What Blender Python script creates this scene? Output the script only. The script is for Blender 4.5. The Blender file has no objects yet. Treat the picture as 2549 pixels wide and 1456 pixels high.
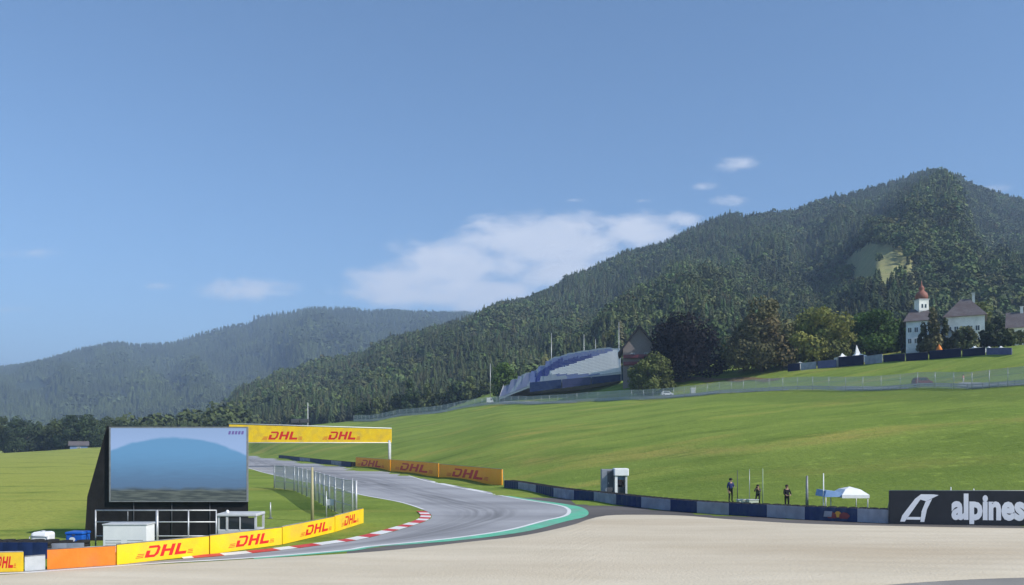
import bpy, bmesh, math, random
import numpy as np
from mathutils import Vector, Matrix
random.seed(7); RNG = np.random.default_rng(11)
S = bpy.context.scene
COL = S.collection
R = math.radians
# ------------------------------------------------------------------ camera
EYE = 5.0                      # eye height above the circuit
FPX, CX, HY = 2000.0, 1274.0, 1100.0   # survey units: 2548 units wide picture, focal 2000 units, horizon at 1100
cam = bpy.data.cameras.new('camera'); camo = bpy.data.objects.new('camera', cam); COL.objects.link(camo)
camo.location = (0, 0, EYE); camo.rotation_euler = (R(90), 0, 0)
cam.sensor_width = 36; cam.lens = 36 * FPX / 2548; cam.shift_y = (HY - 728) / 2548
cam.clip_start = 0.5; cam.clip_end = 30000
S.camera = camo
# ------------------------------------------------------------------ sky, sun, exposure
SUN_EL, SUN_AZ = R(38), math.atan2(0.86, -0.50)
S.view_settings.view_transform = 'Standard'; S.view_settings.look = 'None'
S.view_settings.exposure = 0.5; S.view_settings.gamma = 1
S.cycles.max_bounces = 6; S.cycles.diffuse_bounces = 2; S.cycles.glossy_bounces = 2
S.cycles.transparent_max_bounces = 16; S.cycles.volume_bounces = 0
W = bpy.data.worlds.new('World'); S.world = W; W.use_nodes = True
NT = W.node_tree

def mth(nt, op, a, b=None, c=None, clamp=False):
    n = nt.nodes.new('ShaderNodeMath'); n.operation = op; n.use_clamp = clamp
    for i, v in enumerate((a, b, c)):
        if v is None: continue
        if isinstance(v, (int, float)): n.inputs[i].default_value = v
        else: nt.links.new(v, n.inputs[i])
    return n.outputs[0]

def build_world():
    nt = NT; L = nt.links.new
    bg = nt.nodes['Background']
    sky = nt.nodes.new('ShaderNodeTexSky'); sky.sky_type = 'NISHITA'; sky.sun_disc = False
    sky.sun_elevation = SUN_EL; sky.sun_rotation = SUN_AZ
    sky.altitude = 700; sky.air_density = 1.0; sky.dust_density = 0.35; sky.ozone_density = 1.8
    tc = nt.nodes.new('ShaderNodeTexCoord'); sp = nt.nodes.new('ShaderNodeSeparateXYZ'); L(tc.outputs['Generated'], sp.inputs[0])
    yy = mth(nt, 'MAXIMUM', sp.outputs[1], 0.05)
    az = mth(nt, 'DIVIDE', sp.outputs[0], yy); el = mth(nt, 'DIVIDE', sp.outputs[2], yy)
    # (azimuth, elevation) centres and radii of the clouds over the hills
    cl = [(1000,700,150,60),(1120,660,170,75),(1300,610,190,80),(1430,600,190,80),(1570,575,130,55),(1700,550,85,28),(1150,730,230,55),(1400,680,150,50),(1240,660,120,50),(1000,728,170,40),(900,728,120,22),
          (610,722,175,38),(90,630,125,22),(400,712,90,14),(1835,408,78,26),(1750,465,55,14),(1812,498,62,20),(1440,498,60,10),(1600,500,40,8),(2480,470,70,18),(60,770,170,12)]
    m = None
    for (fx, fy, rx, ry) in cl:
        a0, e0, ra, re = (fx-CX)/FPX, (HY-fy)/FPX, rx/FPX, ry/FPX
        dx = mth(nt, 'MULTIPLY', mth(nt, 'SUBTRACT', az, a0), 1/ra); dy = mth(nt, 'MULTIPLY', mth(nt, 'SUBTRACT', el, e0), 1/re)
        d = mth(nt, 'ADD', mth(nt, 'MULTIPLY', dx, dx), mth(nt, 'MULTIPLY', dy, dy))
        v = mth(nt, 'POWER', 2.718, mth(nt, 'MULTIPLY', d, -0.75))
        v = mth(nt, 'SUBTRACT', mth(nt, 'MULTIPLY', v, 1.22 if ry < 24 else 1.65 if ry < 40 else 2.15), 0.95)
        m = v if m is None else mth(nt, 'SMOOTH_MAX', m, v, 0.3)
    cmb = nt.nodes.new('ShaderNodeCombineXYZ'); L(az, cmb.inputs[0]); L(mth(nt, 'MULTIPLY', el, 1.9), cmb.inputs[1])
    no = nt.nodes.new('ShaderNodeTexNoise'); no.inputs['Scale'].default_value = 13; no.inputs['Detail'].default_value = 9; no.inputs['Roughness'].default_value = 0.66
    no.inputs['Distortion'].default_value = 0.3
    L(cmb.outputs[0], no.inputs['Vector'])
    dens = mth(nt, 'ADD', m, mth(nt, 'MULTIPLY', mth(nt, 'SUBTRACT', no.outputs[0], 0.47), 2.9))
    mr = nt.nodes.new('ShaderNodeMapRange'); mr.interpolation_type = 'SMOOTHSTEP'
    L(dens, mr.inputs[0]); mr.inputs[1].default_value = 0.0; mr.inputs[2].default_value = 1.15; mr.inputs[3].default_value = 0; mr.inputs[4].default_value = 0.74
    front = mth(nt, 'GREATER_THAN', sp.outputs[1], 0.05)
    fac = mth(nt, 'MULTIPLY', mr.outputs[0], front)
    no2 = nt.nodes.new('ShaderNodeTexNoise'); no2.inputs['Scale'].default_value = 22; no2.inputs['Detail'].default_value = 5
    L(cmb.outputs[0], no2.inputs['Vector'])
    cr = nt.nodes.new('ShaderNodeMix'); cr.data_type = 'RGBA'; L(no2.outputs[0], cr.inputs[0])
    cr.inputs[6].default_value = (5.0, 5.4, 6.2, 1); cr.inputs[7].default_value = (7.2, 7.2, 7.4, 1)
    mx = nt.nodes.new('ShaderNodeMix'); mx.data_type = 'RGBA'; L(fac, mx.inputs[0]); tn = nt.nodes.new('ShaderNodeMix'); tn.data_type = 'RGBA'; tn.blend_type = 'MULTIPLY'; tn.inputs[0].default_value = 1; L(sky.outputs[0], tn.inputs[6]); tn.inputs[7].default_value = (0.72, 0.88, 0.98, 1); L(tn.outputs[2], mx.inputs[6]); L(cr.outputs[2], mx.inputs[7])
    L(mx.outputs[2], bg.inputs[0]); bg.inputs[1].default_value = 0.12
build_world()
sl = bpy.data.lights.new('sun', 'SUN'); slo = bpy.data.objects.new('sun', sl); COL.objects.link(slo)
sl.energy = 4.2; sl.angle = R(0.53); sl.color = (1.0, 0.95, 0.87)
sdir = Vector((math.sin(SUN_AZ)*math.cos(SUN_EL), math.cos(SUN_AZ)*math.cos(SUN_EL), math.sin(SUN_EL)))
slo.rotation_euler = sdir.to_track_quat('Z', 'Y').to_euler(); slo.location = (40, -20, 60)

# ------------------------------------------------------------------ helpers
def w_at(fx, fy, Y): return Vector(((fx-CX)/FPX*Y, Y, EYE+(HY-fy)/FPX*Y))
def flat(fx, fy, z=0.0):
    Y = (EYE-z)*FPX/(fy-HY); return Vector(((fx-CX)/FPX*Y, Y, z))
def proj(x, y, z): return CX+FPX*x/y, HY-FPX*(z-EYE)/y

def vnoise(x, y, seed=0):
    x = np.asarray(x, float); y = np.asarray(y, float)
    xi = np.floor(x).astype(np.int64); yi = np.floor(y).astype(np.int64); xf = x-xi; yf = y-yi
    u = xf*xf*(3-2*xf); v = yf*yf*(3-2*yf)
    def h(a, b):
        n = (a*374761393 + b*668265263 + seed*1442695041) & 0xffffffff
        n = ((n ^ (n >> 13)) * 1274126177) & 0xffffffff
        return ((n ^ (n >> 16)) & 0xffff)/65535.0
    return (h(xi, yi)*(1-u)+h(xi+1, yi)*u)*(1-v)+(h(xi, yi+1)*(1-u)+h(xi+1, yi+1)*u)*v
def fbm(x, y, seed=0, octv=4):
    t = 0; a = 0.5
    for k in range(octv):
        t = t + a*(vnoise(x*2**k, y*2**k, seed+k)-0.5); a *= 0.5
    return t*2

def principled(name, color, rough=0.8, metal=0.0, spec=0.3, emis=None, es=0.0):
    m = bpy.data.materials.new(name); m.use_nodes = True
    b = m.node_tree.nodes['Principled BSDF']
    b.inputs['Base Color'].default_value = (*color, 1); b.inputs['Roughness'].default_value = rough
    b.inputs['Metallic'].default_value = metal; b.inputs['Specular IOR Level'].default_value = spec
    if emis: b.inputs['Emission Color'].default_value = (*emis, 1); b.inputs['Emission Strength'].default_value = es
    return m
def noisy(name, c1, c2, scale=2.0, rough=0.85, bump=0.0, bscale=None, detail=6, c3=None, scale3=0.3, stretch=(1,1,1), metal=0.0, spec=0.25, coords='Object', bdist=0.05):
    m = principled(name, c1, rough, metal, spec); nt = m.node_tree; L = nt.links.new; b = nt.nodes['Principled BSDF']
    tc = nt.nodes.new('ShaderNodeTexCoord'); mp = nt.nodes.new('ShaderNodeMapping'); mp.inputs['Scale'].default_value = stretch
    L(tc.outputs[coords], mp.inputs[0])
    n = nt.nodes.new('ShaderNodeTexNoise'); n.inputs['Scale'].default_value = scale; n.inputs['Detail'].default_value = detail; n.inputs['Roughness'].default_value = 0.6
    L(mp.outputs[0], n.inputs['Vector'])
    r = nt.nodes.new('ShaderNodeMapRange'); L(n.outputs[0], r.inputs[0]); r.inputs[1].default_value = 0.34; r.inputs[2].default_value = 0.66
    mx = nt.nodes.new('ShaderNodeMix'); mx.data_type = 'RGBA'; L(r.outputs[0], mx.inputs[0]); mx.inputs[6].default_value = (*c1, 1); mx.inputs[7].default_value = (*c2, 1)
    out = mx.outputs[2]
    if c3:
        n3 = nt.nodes.new('ShaderNodeTexNoise'); n3.inputs['Scale'].default_value = scale3; n3.inputs['Detail'].default_value = 4; L(mp.outputs[0], n3.inputs['Vector'])
        r3 = nt.nodes.new('ShaderNodeMapRange'); L(n3.outputs[0], r3.inputs[0]); r3.inputs[1].default_value = 0.45; r3.inputs[2].default_value = 0.68
        m3 = nt.nodes.new('ShaderNodeMix'); m3.data_type = 'RGBA'; L(r3.outputs[0], m3.inputs[0]); L(out, m3.inputs[6]); m3.inputs[7].default_value = (*c3, 1); out = m3.outputs[2]
    L(out, b.inputs['Base Color'])
    if bump:
        nb = nt.nodes.new('ShaderNodeTexNoise'); nb.inputs['Scale'].default_value = bscale or scale*4; nb.inputs['Detail'].default_value = 6; L(tc.outputs[coords], nb.inputs['Vector'])
        bp = nt.nodes.new('ShaderNodeBump'); bp.inputs['Strength'].default_value = bump; bp.inputs['Distance'].default_value = bdist
        L(nb.outputs[0], bp.inputs['Height']); L(bp.outputs[0], b.inputs['Normal'])
    return m
def tinted(name, base, rough=0.7, trans=0.25):
    """foliage: base colour times the per-leaf 'tint' attribute, a little light coming through"""
    m = principled(name, base, rough, 0, 0.15); nt = m.node_tree; L = nt.links.new; b = nt.nodes['Principled BSDF']
    at = nt.nodes.new('ShaderNodeAttribute'); at.attribute_name = 'tint'
    mx = nt.nodes.new('ShaderNodeMix'); mx.data_type = 'RGBA'; mx.blend_type = 'MULTIPLY'; mx.inputs[0].default_value = 1
    mx.inputs[6].default_value = (*base, 1); L(at.outputs['Color'], mx.inputs[7]); L(mx.outputs[2], b.inputs['Base Color'])
    if trans:
        tr = nt.nodes.new('ShaderNodeBsdfTranslucent'); L(mx.outputs[2], tr.inputs[0])
        ms = nt.nodes.new('ShaderNodeMixShader'); ms.inputs[0].default_value = trans
        out = nt.nodes['Material Output']; L(b.outputs[0], ms.inputs[1]); L(tr.outputs[0], ms.inputs[2]); L(ms.outputs[0], out.inputs[0])
    return m

def np_mesh(name, verts, quads, mats, midx=None, tint=None, smooth=False):
    me = bpy.data.meshes.new(name); verts = np.ascontiguousarray(verts, np.float32); quads = np.ascontiguousarray(quads, np.int32)
    nq, k = quads.shape
    me.vertices.add(len(verts)); me.vertices.foreach_set('co', verts.ravel())
    me.loops.add(nq*k); me.loops.foreach_set('vertex_index', quads.ravel())
    me.polygons.add(nq); me.polygons.foreach_set('loop_start', np.arange(0, nq*k, k, dtype=np.int32))
    if midx is not None: me.polygons.foreach_set('material_index', np.asarray(midx, np.int32))
    me.polygons.foreach_set('use_smooth', np.full(nq, smooth))
    for m in mats: me.materials.append(m)
    me.update(calc_edges=True)
    if tint is not None:
        a = me.attributes.new('tint', 'FLOAT_COLOR', 'FACE')
        c = np.ones((nq, 4), np.float32); c[:, :3] = tint; a.data.foreach_set('color', c.ravel())
    return me
def link(name, me, parent=None, loc=None):
    o = bpy.data.objects.new(name, me); COL.objects.link(o)
    if loc is not None: o.location = loc
    if parent is not None: o.parent = parent
    return o
def tag(o, label, cat, group=None):
    o['label'] = label; o['category'] = cat
    if group: o['group'] = group
    return o
def thing(name, label, cat, loc=(0,0,0), rotz=0, group=None):
    o = bpy.data.objects.new(name, None); COL.objects.link(o); o.location = loc; o.rotation_euler = (0, 0, rotz); o.empty_display_size = 0.3
    return tag(o, label, cat, group)
def struct(o, kind='structure'): o['kind'] = kind; return o

class MB:
    """collects shapes, then becomes one mesh object"""
    def __init__(s): s.bm = bmesh.new(); s.mi = 0
    def poly(s, pts):
        f = s.bm.faces.new([s.bm.verts.new(p) for p in pts]); f.material_index = s.mi; return f
    def box(s, x0, y0, z0, x1, y1, z1, M=None, bevel=0.0):
        v = [Vector((x, y, z)) for z in (z0, z1) for (x, y) in ((x0, y0), (x1, y0), (x1, y1), (x0, y1))]
        if M is not None: v = [M @ p for p in v]
        bv = [s.bm.verts.new(p) for p in v]; fs = []
        for q in ((3,2,1,0), (4,5,6,7), (0,1,5,4), (1,2,6,5), (2,3,7,6), (3,0,4,7)):
            f = s.bm.faces.new([bv[i] for i in q]); f.material_index = s.mi; fs.append(f)
        if bevel:
            es = list({e for f in fs for e in f.edges})
            r = bmesh.ops.bevel(s.bm, geom=es, offset=bevel, segments=2, affect='EDGES', profile=0.5)
            for f in r['faces']: f.material_index = s.mi
        return s
    def tube(s, pts, r, n=8, r2=None, caps=True):
        pts = [Vector(p) for p in pts]; rings = []
        for i, p in enumerate(pts):
            d = (pts[min(i+1, len(pts)-1)] - pts[max(i-1, 0)]).normalized()
            a = d.cross(Vector((0, 0, 1))) if abs(d.z) < 0.9 else d.cross(Vector((1, 0, 0)))
            a.normalize(); b = d.cross(a)
            rr = r if r2 is None else r+(r2-r)*i/(len(pts)-1)
            rings.append([s.bm.verts.new(p + (a*math.cos(t)+b*math.sin(t))*rr) for t in (2*math.pi*k/n for k in range(n))])
        for A, B in zip(rings, rings[1:]):
            for k in range(n):
                f = s.bm.faces.new((A[k], A[(k+1) % n], B[(k+1) % n], B[k])); f.material_index = s.mi; f.smooth = True
        if caps:
            for q in (rings[0][::-1], rings[-1]):
                f = s.bm.faces.new(q); f.material_index = s.mi
        return s
    def lathe(s, prof, n=16, c=(0,0,0)):
        c = Vector(c); rings = [[s.bm.verts.new(c+Vector((max(r, 1e-3)*math.cos(2*math.pi*k/n), max(r, 1e-3)*math.sin(2*math.pi*k/n), z))) for k in range(n)] for r, z in prof]
        for A, B in zip(rings, rings[1:]):
            for k in range(n):
                f = s.bm.faces.new((A[k], A[(k+1) % n], B[(k+1) % n], B[k])); f.material_index = s.mi; f.smooth = True
        s.bm.faces.new(rings[0][::-1]).material_index = s.mi; s.bm.faces.new(rings[-1]).material_index = s.mi
        return s
    def prism(s, pts, d):
        """polygon pts pushed along vector d"""
        d = Vector(d); a = [s.bm.verts.new(Vector(p)) for p in pts]; b = [s.bm.verts.new(Vector(p)+d) for p in pts]; n = len(pts)
        for f in [s.bm.faces.new(a), s.bm.faces.new(b[::-1])] + [s.bm.faces.new((a[(k+1) % n], a[k], b[k], b[(k+1) % n])) for k in range(n)]: f.material_index = s.mi
        return s
    def done(s, name, mats, parent=None, loc=None, recalc=True):
        if recalc: bmesh.ops.recalc_face_normals(s.bm, faces=s.bm.faces)
        me = bpy.data.meshes.new(name); s.bm.to_mesh(me); s.bm.free()
        for m in (mats if isinstance(mats, (list, tuple)) else [mats]): me.materials.append(m)
        return link(name, me, parent, loc)

# ------------------------------------------------------------------ terrain
COLS = {  # bearing: (distance, height) control points of the circuit bowl
 -3000: [(0,0),(350,0),(380,-1),(600,-4)],
 0:     [(0,0),(300,0),(352,0.1),(380,-2),(600,-4)],
 250:   [(0,0),(200,0),(350,2.4),(380,1),(600,-3)],
 617:   [(0,0),(352,0),(430,9.5),(470,9),(600,8)],
 655:   [(0,0),(290,0),(420,11),(470,10.5),(600,10)],
 699:   [(0,0),(247,0),(410,12),(480,13)],
 750:   [(0,0),(216,0),(400,13),(480,14)],
 813:   [(0,0),(186,0),(390,13.8),(480,15)],
 880:   [(0,0),(166,0),(380,14.5),(480,17)],
 993:   [(0,0),(137,0),(344,15.8),(480,19)],
 1092:  [(0,0),(118,0),(324,16.6),(480,24)],
 1250:  [(0,0),(96,0),(190,9.8),(290,18.6),(340,26),(400,32)],
 1427:  [(0,0),(73,0),(170,9.8),(262,18.0),(280,20),(305,26),(380,34)],
 1600:  [(0,0),(64,0),(150,9.5),(235,17.3),(250,19),(272,27.2),(360,36)],
 1740:  [(0,0),(60,0),(130,8.9),(213,17),(228,18.7),(254,26),(350,40)],
 1950:  [(0,0),(55,0),(115,8.5),(185,16.8),(200,18.3),(230,25),(340,44)],
 2250:  [(0,0),(52,0),(100,8.3),(155,15.9),(170,17.5),(205,26.5),(300,40),(360,48)],
 2548:  [(0,0),(50.5,0),(85,7.0),(125,14),(140,15.5),(180,26),(300,43),(400,58)],
 3300:  [(0,0),(46,0),(75,7),(105,13),(120,14.5),(160,24),(300,43),(430,60)],
}
_cs = np.array([(k-CX)/FPX for k in COLS])
def gz(X, Y):
    X = np.atleast_1d(np.asarray(X, float)); Y = np.atleast_1d(np.asarray(Y, float)); X, Y = np.broadcast_arrays(X, Y)
    s = np.clip(X/np.maximum(Y, 30), _cs[0], _cs[-1]-1e-6)
    H = np.stack([np.interp(Y, [p[0] for p in c], [p[1] for p in c]) for c in COLS.values()])
    j = np.clip(np.searchsorted(_cs, s, side='right')-1, 0, len(_cs)-2)
    t = (s-_cs[j])/(_cs[j+1]-_cs[j])
    sh = j.shape; idx = np.indices(sh)
    z = H[(j, *idx)]*(1-t)+H[(j+1, *idx)]*t
    und = fbm(X/38, Y/38, 3, 3)*1.1
    return z + und*np.clip(z/3, 0, 1)
def g1(x, y): return float(gz(x, y)[0])
def hit(fx, fy, y0=46, y1=620):
    """where the sight line to (fx,fy) meets the ground"""
    Y = np.arange(y0, y1, 0.25); z = EYE+(HY-fy)/FPX*Y; X = (fx-CX)/FPX*Y
    k = np.nonzero(gz(X, Y) >= z)[0]
    if len(k) == 0: return None
    y = float(Y[k[0]]); x = (fx-CX)/FPX*y
    return Vector((x, y, g1(x, y)))

def grid_mesh(name, xs, ys, mats):
    X, Y = np.meshgrid(xs, ys); Z = gz(X, Y)
    V = np.stack([X, Y, Z], -1).reshape(-1, 3); nx = len(xs); ny = len(ys)
    i = np.arange(nx*ny).reshape(ny, nx); Q = np.stack([i[:-1, :-1], i[:-1, 1:], i[1:, 1:], i[1:, :-1]], -1).reshape(-1, 4)
    me = np_mesh(name, V, Q, mats, smooth=True)
    # vertex cover: r = painted shade of slopes facing away, g = dry yellow grass
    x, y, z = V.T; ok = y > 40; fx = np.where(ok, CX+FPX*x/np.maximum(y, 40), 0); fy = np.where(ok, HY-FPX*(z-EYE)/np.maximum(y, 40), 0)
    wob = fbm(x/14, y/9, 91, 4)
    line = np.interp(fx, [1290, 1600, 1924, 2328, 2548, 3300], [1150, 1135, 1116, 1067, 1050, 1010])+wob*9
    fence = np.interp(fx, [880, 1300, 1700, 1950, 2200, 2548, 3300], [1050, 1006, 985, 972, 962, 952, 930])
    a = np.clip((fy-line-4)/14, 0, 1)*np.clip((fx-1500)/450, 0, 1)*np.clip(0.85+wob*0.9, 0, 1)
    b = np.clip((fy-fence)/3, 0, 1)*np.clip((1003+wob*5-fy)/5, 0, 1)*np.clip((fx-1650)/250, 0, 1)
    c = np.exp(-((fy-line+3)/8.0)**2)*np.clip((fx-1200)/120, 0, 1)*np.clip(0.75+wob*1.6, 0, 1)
    rough = np.clip(a*0.8+b*0.85, 0, 1)*ok; dry = np.clip(c, 0, 1)*ok  # first mask darkens the grass where the slope would be shaded
    at = me.attributes.new('shade_dry', 'FLOAT_COLOR', 'POINT'); at.data.foreach_set('color', np.column_stack([rough, dry, dry*0, dry*0+1]).astype(np.float32).ravel())
    return me

def grass_mat(name, base, dark, dry, stripe=(0.028, 0.11, 0.1)):
    m = principled(name, base, 0.9, 0, 0.1); nt = m.node_tree; L = nt.links.new; b = nt.nodes['Principled BSDF']
    tc = nt.nodes.new('ShaderNodeTexCoord')
    def noise(sc, st, det=6, rough=0.6):
        mp = nt.nodes.new('ShaderNodeMapping'); mp.inputs['Scale'].default_value = st; L(tc.outputs['Object'], mp.inputs[0])
        n = nt.nodes.new('ShaderNodeTexNoise'); n.inputs['Scale'].default_value = sc; n.inputs['Detail'].default_value = det; n.inputs['Roughness'].default_value = rough
        L(mp.outputs[0], n.inputs['Vector']); return n.outputs[0]
    def mix(f, lo, hi, a, c):
        r = nt.nodes.new('ShaderNodeMapRange'); L(f, r.inputs[0]); r.inputs[1].default_value = lo; r.inputs[2].default_value = hi
        x = nt.nodes.new('ShaderNodeMix'); x.data_type = 'RGBA'; L(r.outputs[0], x.inputs[0])
        if isinstance(a, tuple): x.inputs[6].default_value = (*a, 1)
        else: L(a, x.inputs[6])
        x.inputs[7].default_value = (*c, 1); return x.outputs[2]
    c = mix(noise(1.0, stripe, 7, 0.62), 0.40, 0.62, base, dark)
    c = mix(noise(0.05, (0.5, 1.6, 1), 5), 0.54, 0.70, c, dry)
    # the unmown field on the left of the circuit is yellower
    sp = nt.nodes.new('ShaderNodeSeparateXYZ'); L(tc.outputs['Object'], sp.inputs[0])
    ln = mth(nt, 'MULTIPLY', mth(nt, 'ADD', mth(nt, 'ADD', sp.outputs[0], 10.0), mth(nt, 'MULTIPLY', sp.outputs[1], 0.33)), -1.0)
    f0 = mth(nt, 'MULTIPLY', mth(nt, 'MULTIPLY', ln, 0.3, clamp=True), mth(nt, 'ADD', 0.55, mth(nt, 'MULTIPLY', noise(0.35, (1.0, 0.10, 1), 5), 0.6)), clamp=True)
    x = nt.nodes.new('ShaderNodeMix'); x.data_type = 'RGBA'; L(f0, x.inputs[0]); L(c, x.inputs[6]); x.inputs[7].default_value = (0.35, 0.365, 0.075, 1); c = x.outputs[2]
    at = nt.nodes.new('ShaderNodeAttribute'); at.attribute_name = 'shade_dry'; cs = nt.nodes.new('ShaderNodeSeparateColor'); L(at.outputs['Color'], cs.inputs[0])
    for s_, col in ((0, tuple(v*f for v, f in zip(dark, (0.82, 0.80, 0.9)))), (1, (0.33, 0.27, 0.075))):  # slope shade painted as darker green, then the dry grass
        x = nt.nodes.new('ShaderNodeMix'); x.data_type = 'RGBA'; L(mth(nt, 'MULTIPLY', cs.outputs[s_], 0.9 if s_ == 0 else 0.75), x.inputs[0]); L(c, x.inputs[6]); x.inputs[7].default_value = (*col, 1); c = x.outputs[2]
    c = mix(noise(0.16, (0.35, 1.4, 1), 6, 0.7), 0.53, 0.66, c, tuple(v*0.78 for v in dark))
    c = mix(noise(0.45, (0.6, 1.3, 1), 7, 0.75), 0.55, 0.70, c, tuple(v*1.15 for v in base))
    c = mix(noise(2.2, (1, 1, 1), 5, 0.7), 0.52, 0.72, c, tuple(v*0.80 for v in dark))
    c = mix(noise(0.6, (1, 1, 1), 3), 0.60, 0.80, c, tuple(v*1.1 for v in base))
    L(c, b.inputs['Base Color'])
    bp = nt.nodes.new('ShaderNodeBump'); bp.inputs['Strength'].default_value = 0.6; bp.inputs['Distance'].default_value = 0.4
    L(noise(1.4, (1, 1, 1), 8, 0.72), bp.inputs['Height']); L(bp.outputs[0], b.inputs['Normal'])
    return m
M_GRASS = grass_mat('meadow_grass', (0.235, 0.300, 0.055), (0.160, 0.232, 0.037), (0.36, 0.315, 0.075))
M_SOIL = noisy('forest_floor', (0.030, 0.045, 0.018), (0.05, 0.065, 0.028), 0.05)
M_CLEAR = noisy('upland_pasture', (0.20, 0.215, 0.080), (0.28, 0.265, 0.11), 0.12, 0.9, 0.5, 0.3, c3=(0.25, 0.23, 0.10), scale3=0.03, bdist=1.5)

def axis(parts):
    a = []
    for lo, hi, st in parts: a += list(np.arange(lo, hi, st))
    return np.array(a+[parts[-1][1]])
xs = axis([(-6500,-1500,250),(-1500,-400,40),(-400,-120,6),(-120,160,2.5),(160,400,6),(400,1500,40),(1500,6500,250)])
ys = axis([(-500,-60,40),(-60,30,5),(30,140,1.8),(140,420,3.5),(420,800,20),(800,2000,100),(2000,7500,350)])
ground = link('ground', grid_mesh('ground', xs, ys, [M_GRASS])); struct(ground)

# ---- circuit surfaces, each sheet a few millimetres above the one below
def sheet(name, pts, z, mat):
    mb = MB(); vs = [mb.bm.verts.new((p.x, p.y, z)) for p in pts]; mb.bm.faces.new(vs)
    bmesh.ops.triangulate(mb.bm, faces=mb.bm.faces[:])
    for f in mb.bm.faces:
        f.normal_update()
        if f.normal.z < 0: f.normal_flip()
    return struct(mb.done(name, mat, recalc=False))
def smooth_line(pts, k=5):
    """Catmull-Rom through survey points"""
    P = [Vector(p) for p in pts]; out = []
    for i in range(len(P)-1):
        a, b, c, d = P[max(i-1, 0)], P[i], P[i+1], P[min(i+2, len(P)-1)]
        for j in range(k):
            t = j/k; out.append(0.5*((2*b)+(c-a)*t+(2*a-5*b+4*c-d)*t*t+(3*b-a-3*c+d)*t**3))
    return out+[P[-1]]
def asphalt(name, c1, c2, streak=(0.35, 1.2, 1)):
    m = noisy(name, c1, c2, 0.35, 0.85, 0.25, 18, 8, tuple(v*0.78 for v in c1), 0.12, streak, spec=0.35, bdist=0.01); return m
M_TRACK = asphalt('track_asphalt', (0.30, 0.30, 0.315), (0.36, 0.36, 0.37))
M_RUN = asphalt('runoff_asphalt', (0.115, 0.105, 0.095), (0.15, 0.135, 0.125))
M_GRAVEL = noisy('gravel_bed', (0.56, 0.485, 0.360), (0.66, 0.580, 0.445), 0.35, 0.95, 0.7, 9, 8, (0.48, 0.39, 0.27), 0.06, (0.3, 1.3, 1), bdist=0.04)
M_GREEN = noisy('green_kerb_paint', (0.10, 0.45, 0.27), (0.16, 0.52, 0.34), 1.5, 0.6, c3=(0.22, 0.33, 0.27), scale3=0.4)
M_WHITE = noisy('white_line_paint', (0.66, 0.66, 0.64), (0.76, 0.76, 0.75), 1.2, 0.6)
M_RED = noisy('red_kerb_paint', (0.50, 0.035, 0.04), (0.60, 0.08, 0.08), 1.5, 0.6)

grav_edge = [(-700,1446),(-300,1440),(0,1431),(60,1427),(290,1410),(450,1402),(600,1393),(863,1378),(1010,1366),(1156,1350),(1303,1333),(1420,1308),(1464,1293),(1526,1282),(1690,1283),(1806,1292),(1988,1303),(2213,1309),(2548,1315),(3400,1322)]
ge = smooth_line([flat(*p) for p in grav_edge], 4)
sheet('service_road', [Vector((-60,5,0)), Vector((70,5,0)), Vector((70,34,0)), Vector((30,31.5,0)), Vector((17,31,0)), Vector((5,26,0)), Vector((-60,24,0))], 0.004, noisy('worn_tarmac', (0.24, 0.225, 0.205), (0.31, 0.29, 0.26), 1.2, 0.9, 0.3, 14, c3=(0.20, 0.19, 0.175)))
# gravel bed as a heaped sheet: slightly crowned and raked
def gravel():
    near = [flat(p[0], p[1]) for p in [(-700,1900),(300,1900),(1274,1800),(1700,1600),(2000,1490),(2150,1462),(2350,1446),(2548,1438),(3000,1428),(3400,1416)]]
    near = smooth_line(near, 4); n = 160
    def resample(L):
        d = [0]
        for a, b in zip(L, L[1:]): d.append(d[-1]+(b-a).length)
        t = np.linspace(0, d[-1], n); return np.stack([np.interp(t, d, [p.x for p in L]), np.interp(t, d, [p.y for p in L])], 1)
    # pair by bearing so that rows run across the bed
    def by_bearing(L):
        s = np.array([p.x/p.y for p in L]); o = np.argsort(s); t = np.linspace(-0.95, 1.0, n)
        Y = np.interp(t, s[o], np.array([p.y for p in L])[o]); return np.stack([t*Y, Y], 1)
    A = by_bearing(near); B = by_bearing(ge); m = 60; V = []
    for j in range(m+1):
        t = j/m; P = A*(1-t)+B*t
        e = min(t, 1-t); edge = min(1, e*14)
        z = 0.008+edge*(0.03+0.05*(vnoise(P[:, 0]/3, P[:, 1]/3, 5))+0.018*np.sin(P[:, 1]*4.2+P[:, 0]*0.5+2*vnoise(P[:, 0]/4, P[:, 1]/4, 9)))
        V.append(np.column_stack([P, z]))
    V = np.concatenate(V); i = np.arange(n*(m+1)).reshape(m+1, n); Q = np.stack([i[:-1, :-1], i[:-1, 1:], i[1:, 1:], i[1:, :-1]], -1).reshape(-1, 4)
    return struct(link('gravel_bed', np_mesh('gravel_bed', V, Q, [M_GRAVEL], smooth=True)))
gravel()
run = [(1270,1217),(1300,1220),(1430,1241),(1532,1252),(1600,1260),(1740,1273),(1907,1283),(2133,1295),(2213,1299),(2548,1305),(3400,1314),(3400,1326),(2548,1320),(2213,1314),(1988,1308),(1806,1297),(1690,1288),(1526,1287),(1470,1300),(1425,1314),(1303,1341),(1156,1357),(1010,1374),(863,1386),(863,1372),(1000,1355),(1200,1333),(1380,1290),(1390,1262),(1300,1238)]
sheet('runoff_road', [flat(*p) for p in run], 0.004, M_RUN)
outer = [(560,1121.5),(617,1129),(699,1142),(813,1156),(872,1165),(993,1179),(1068,1198),(1156,1216),(1221,1228),(1303,1243),(1391,1257),(1417,1266),(1420,1277),(1405,1286),(1361,1296),(1273,1319),(1156,1337),(1048,1349),(921,1361),(863,1370),(700,1384),(560,1394),(400,1403),(200,1417),(0,1430),(-400,1442)]
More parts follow.
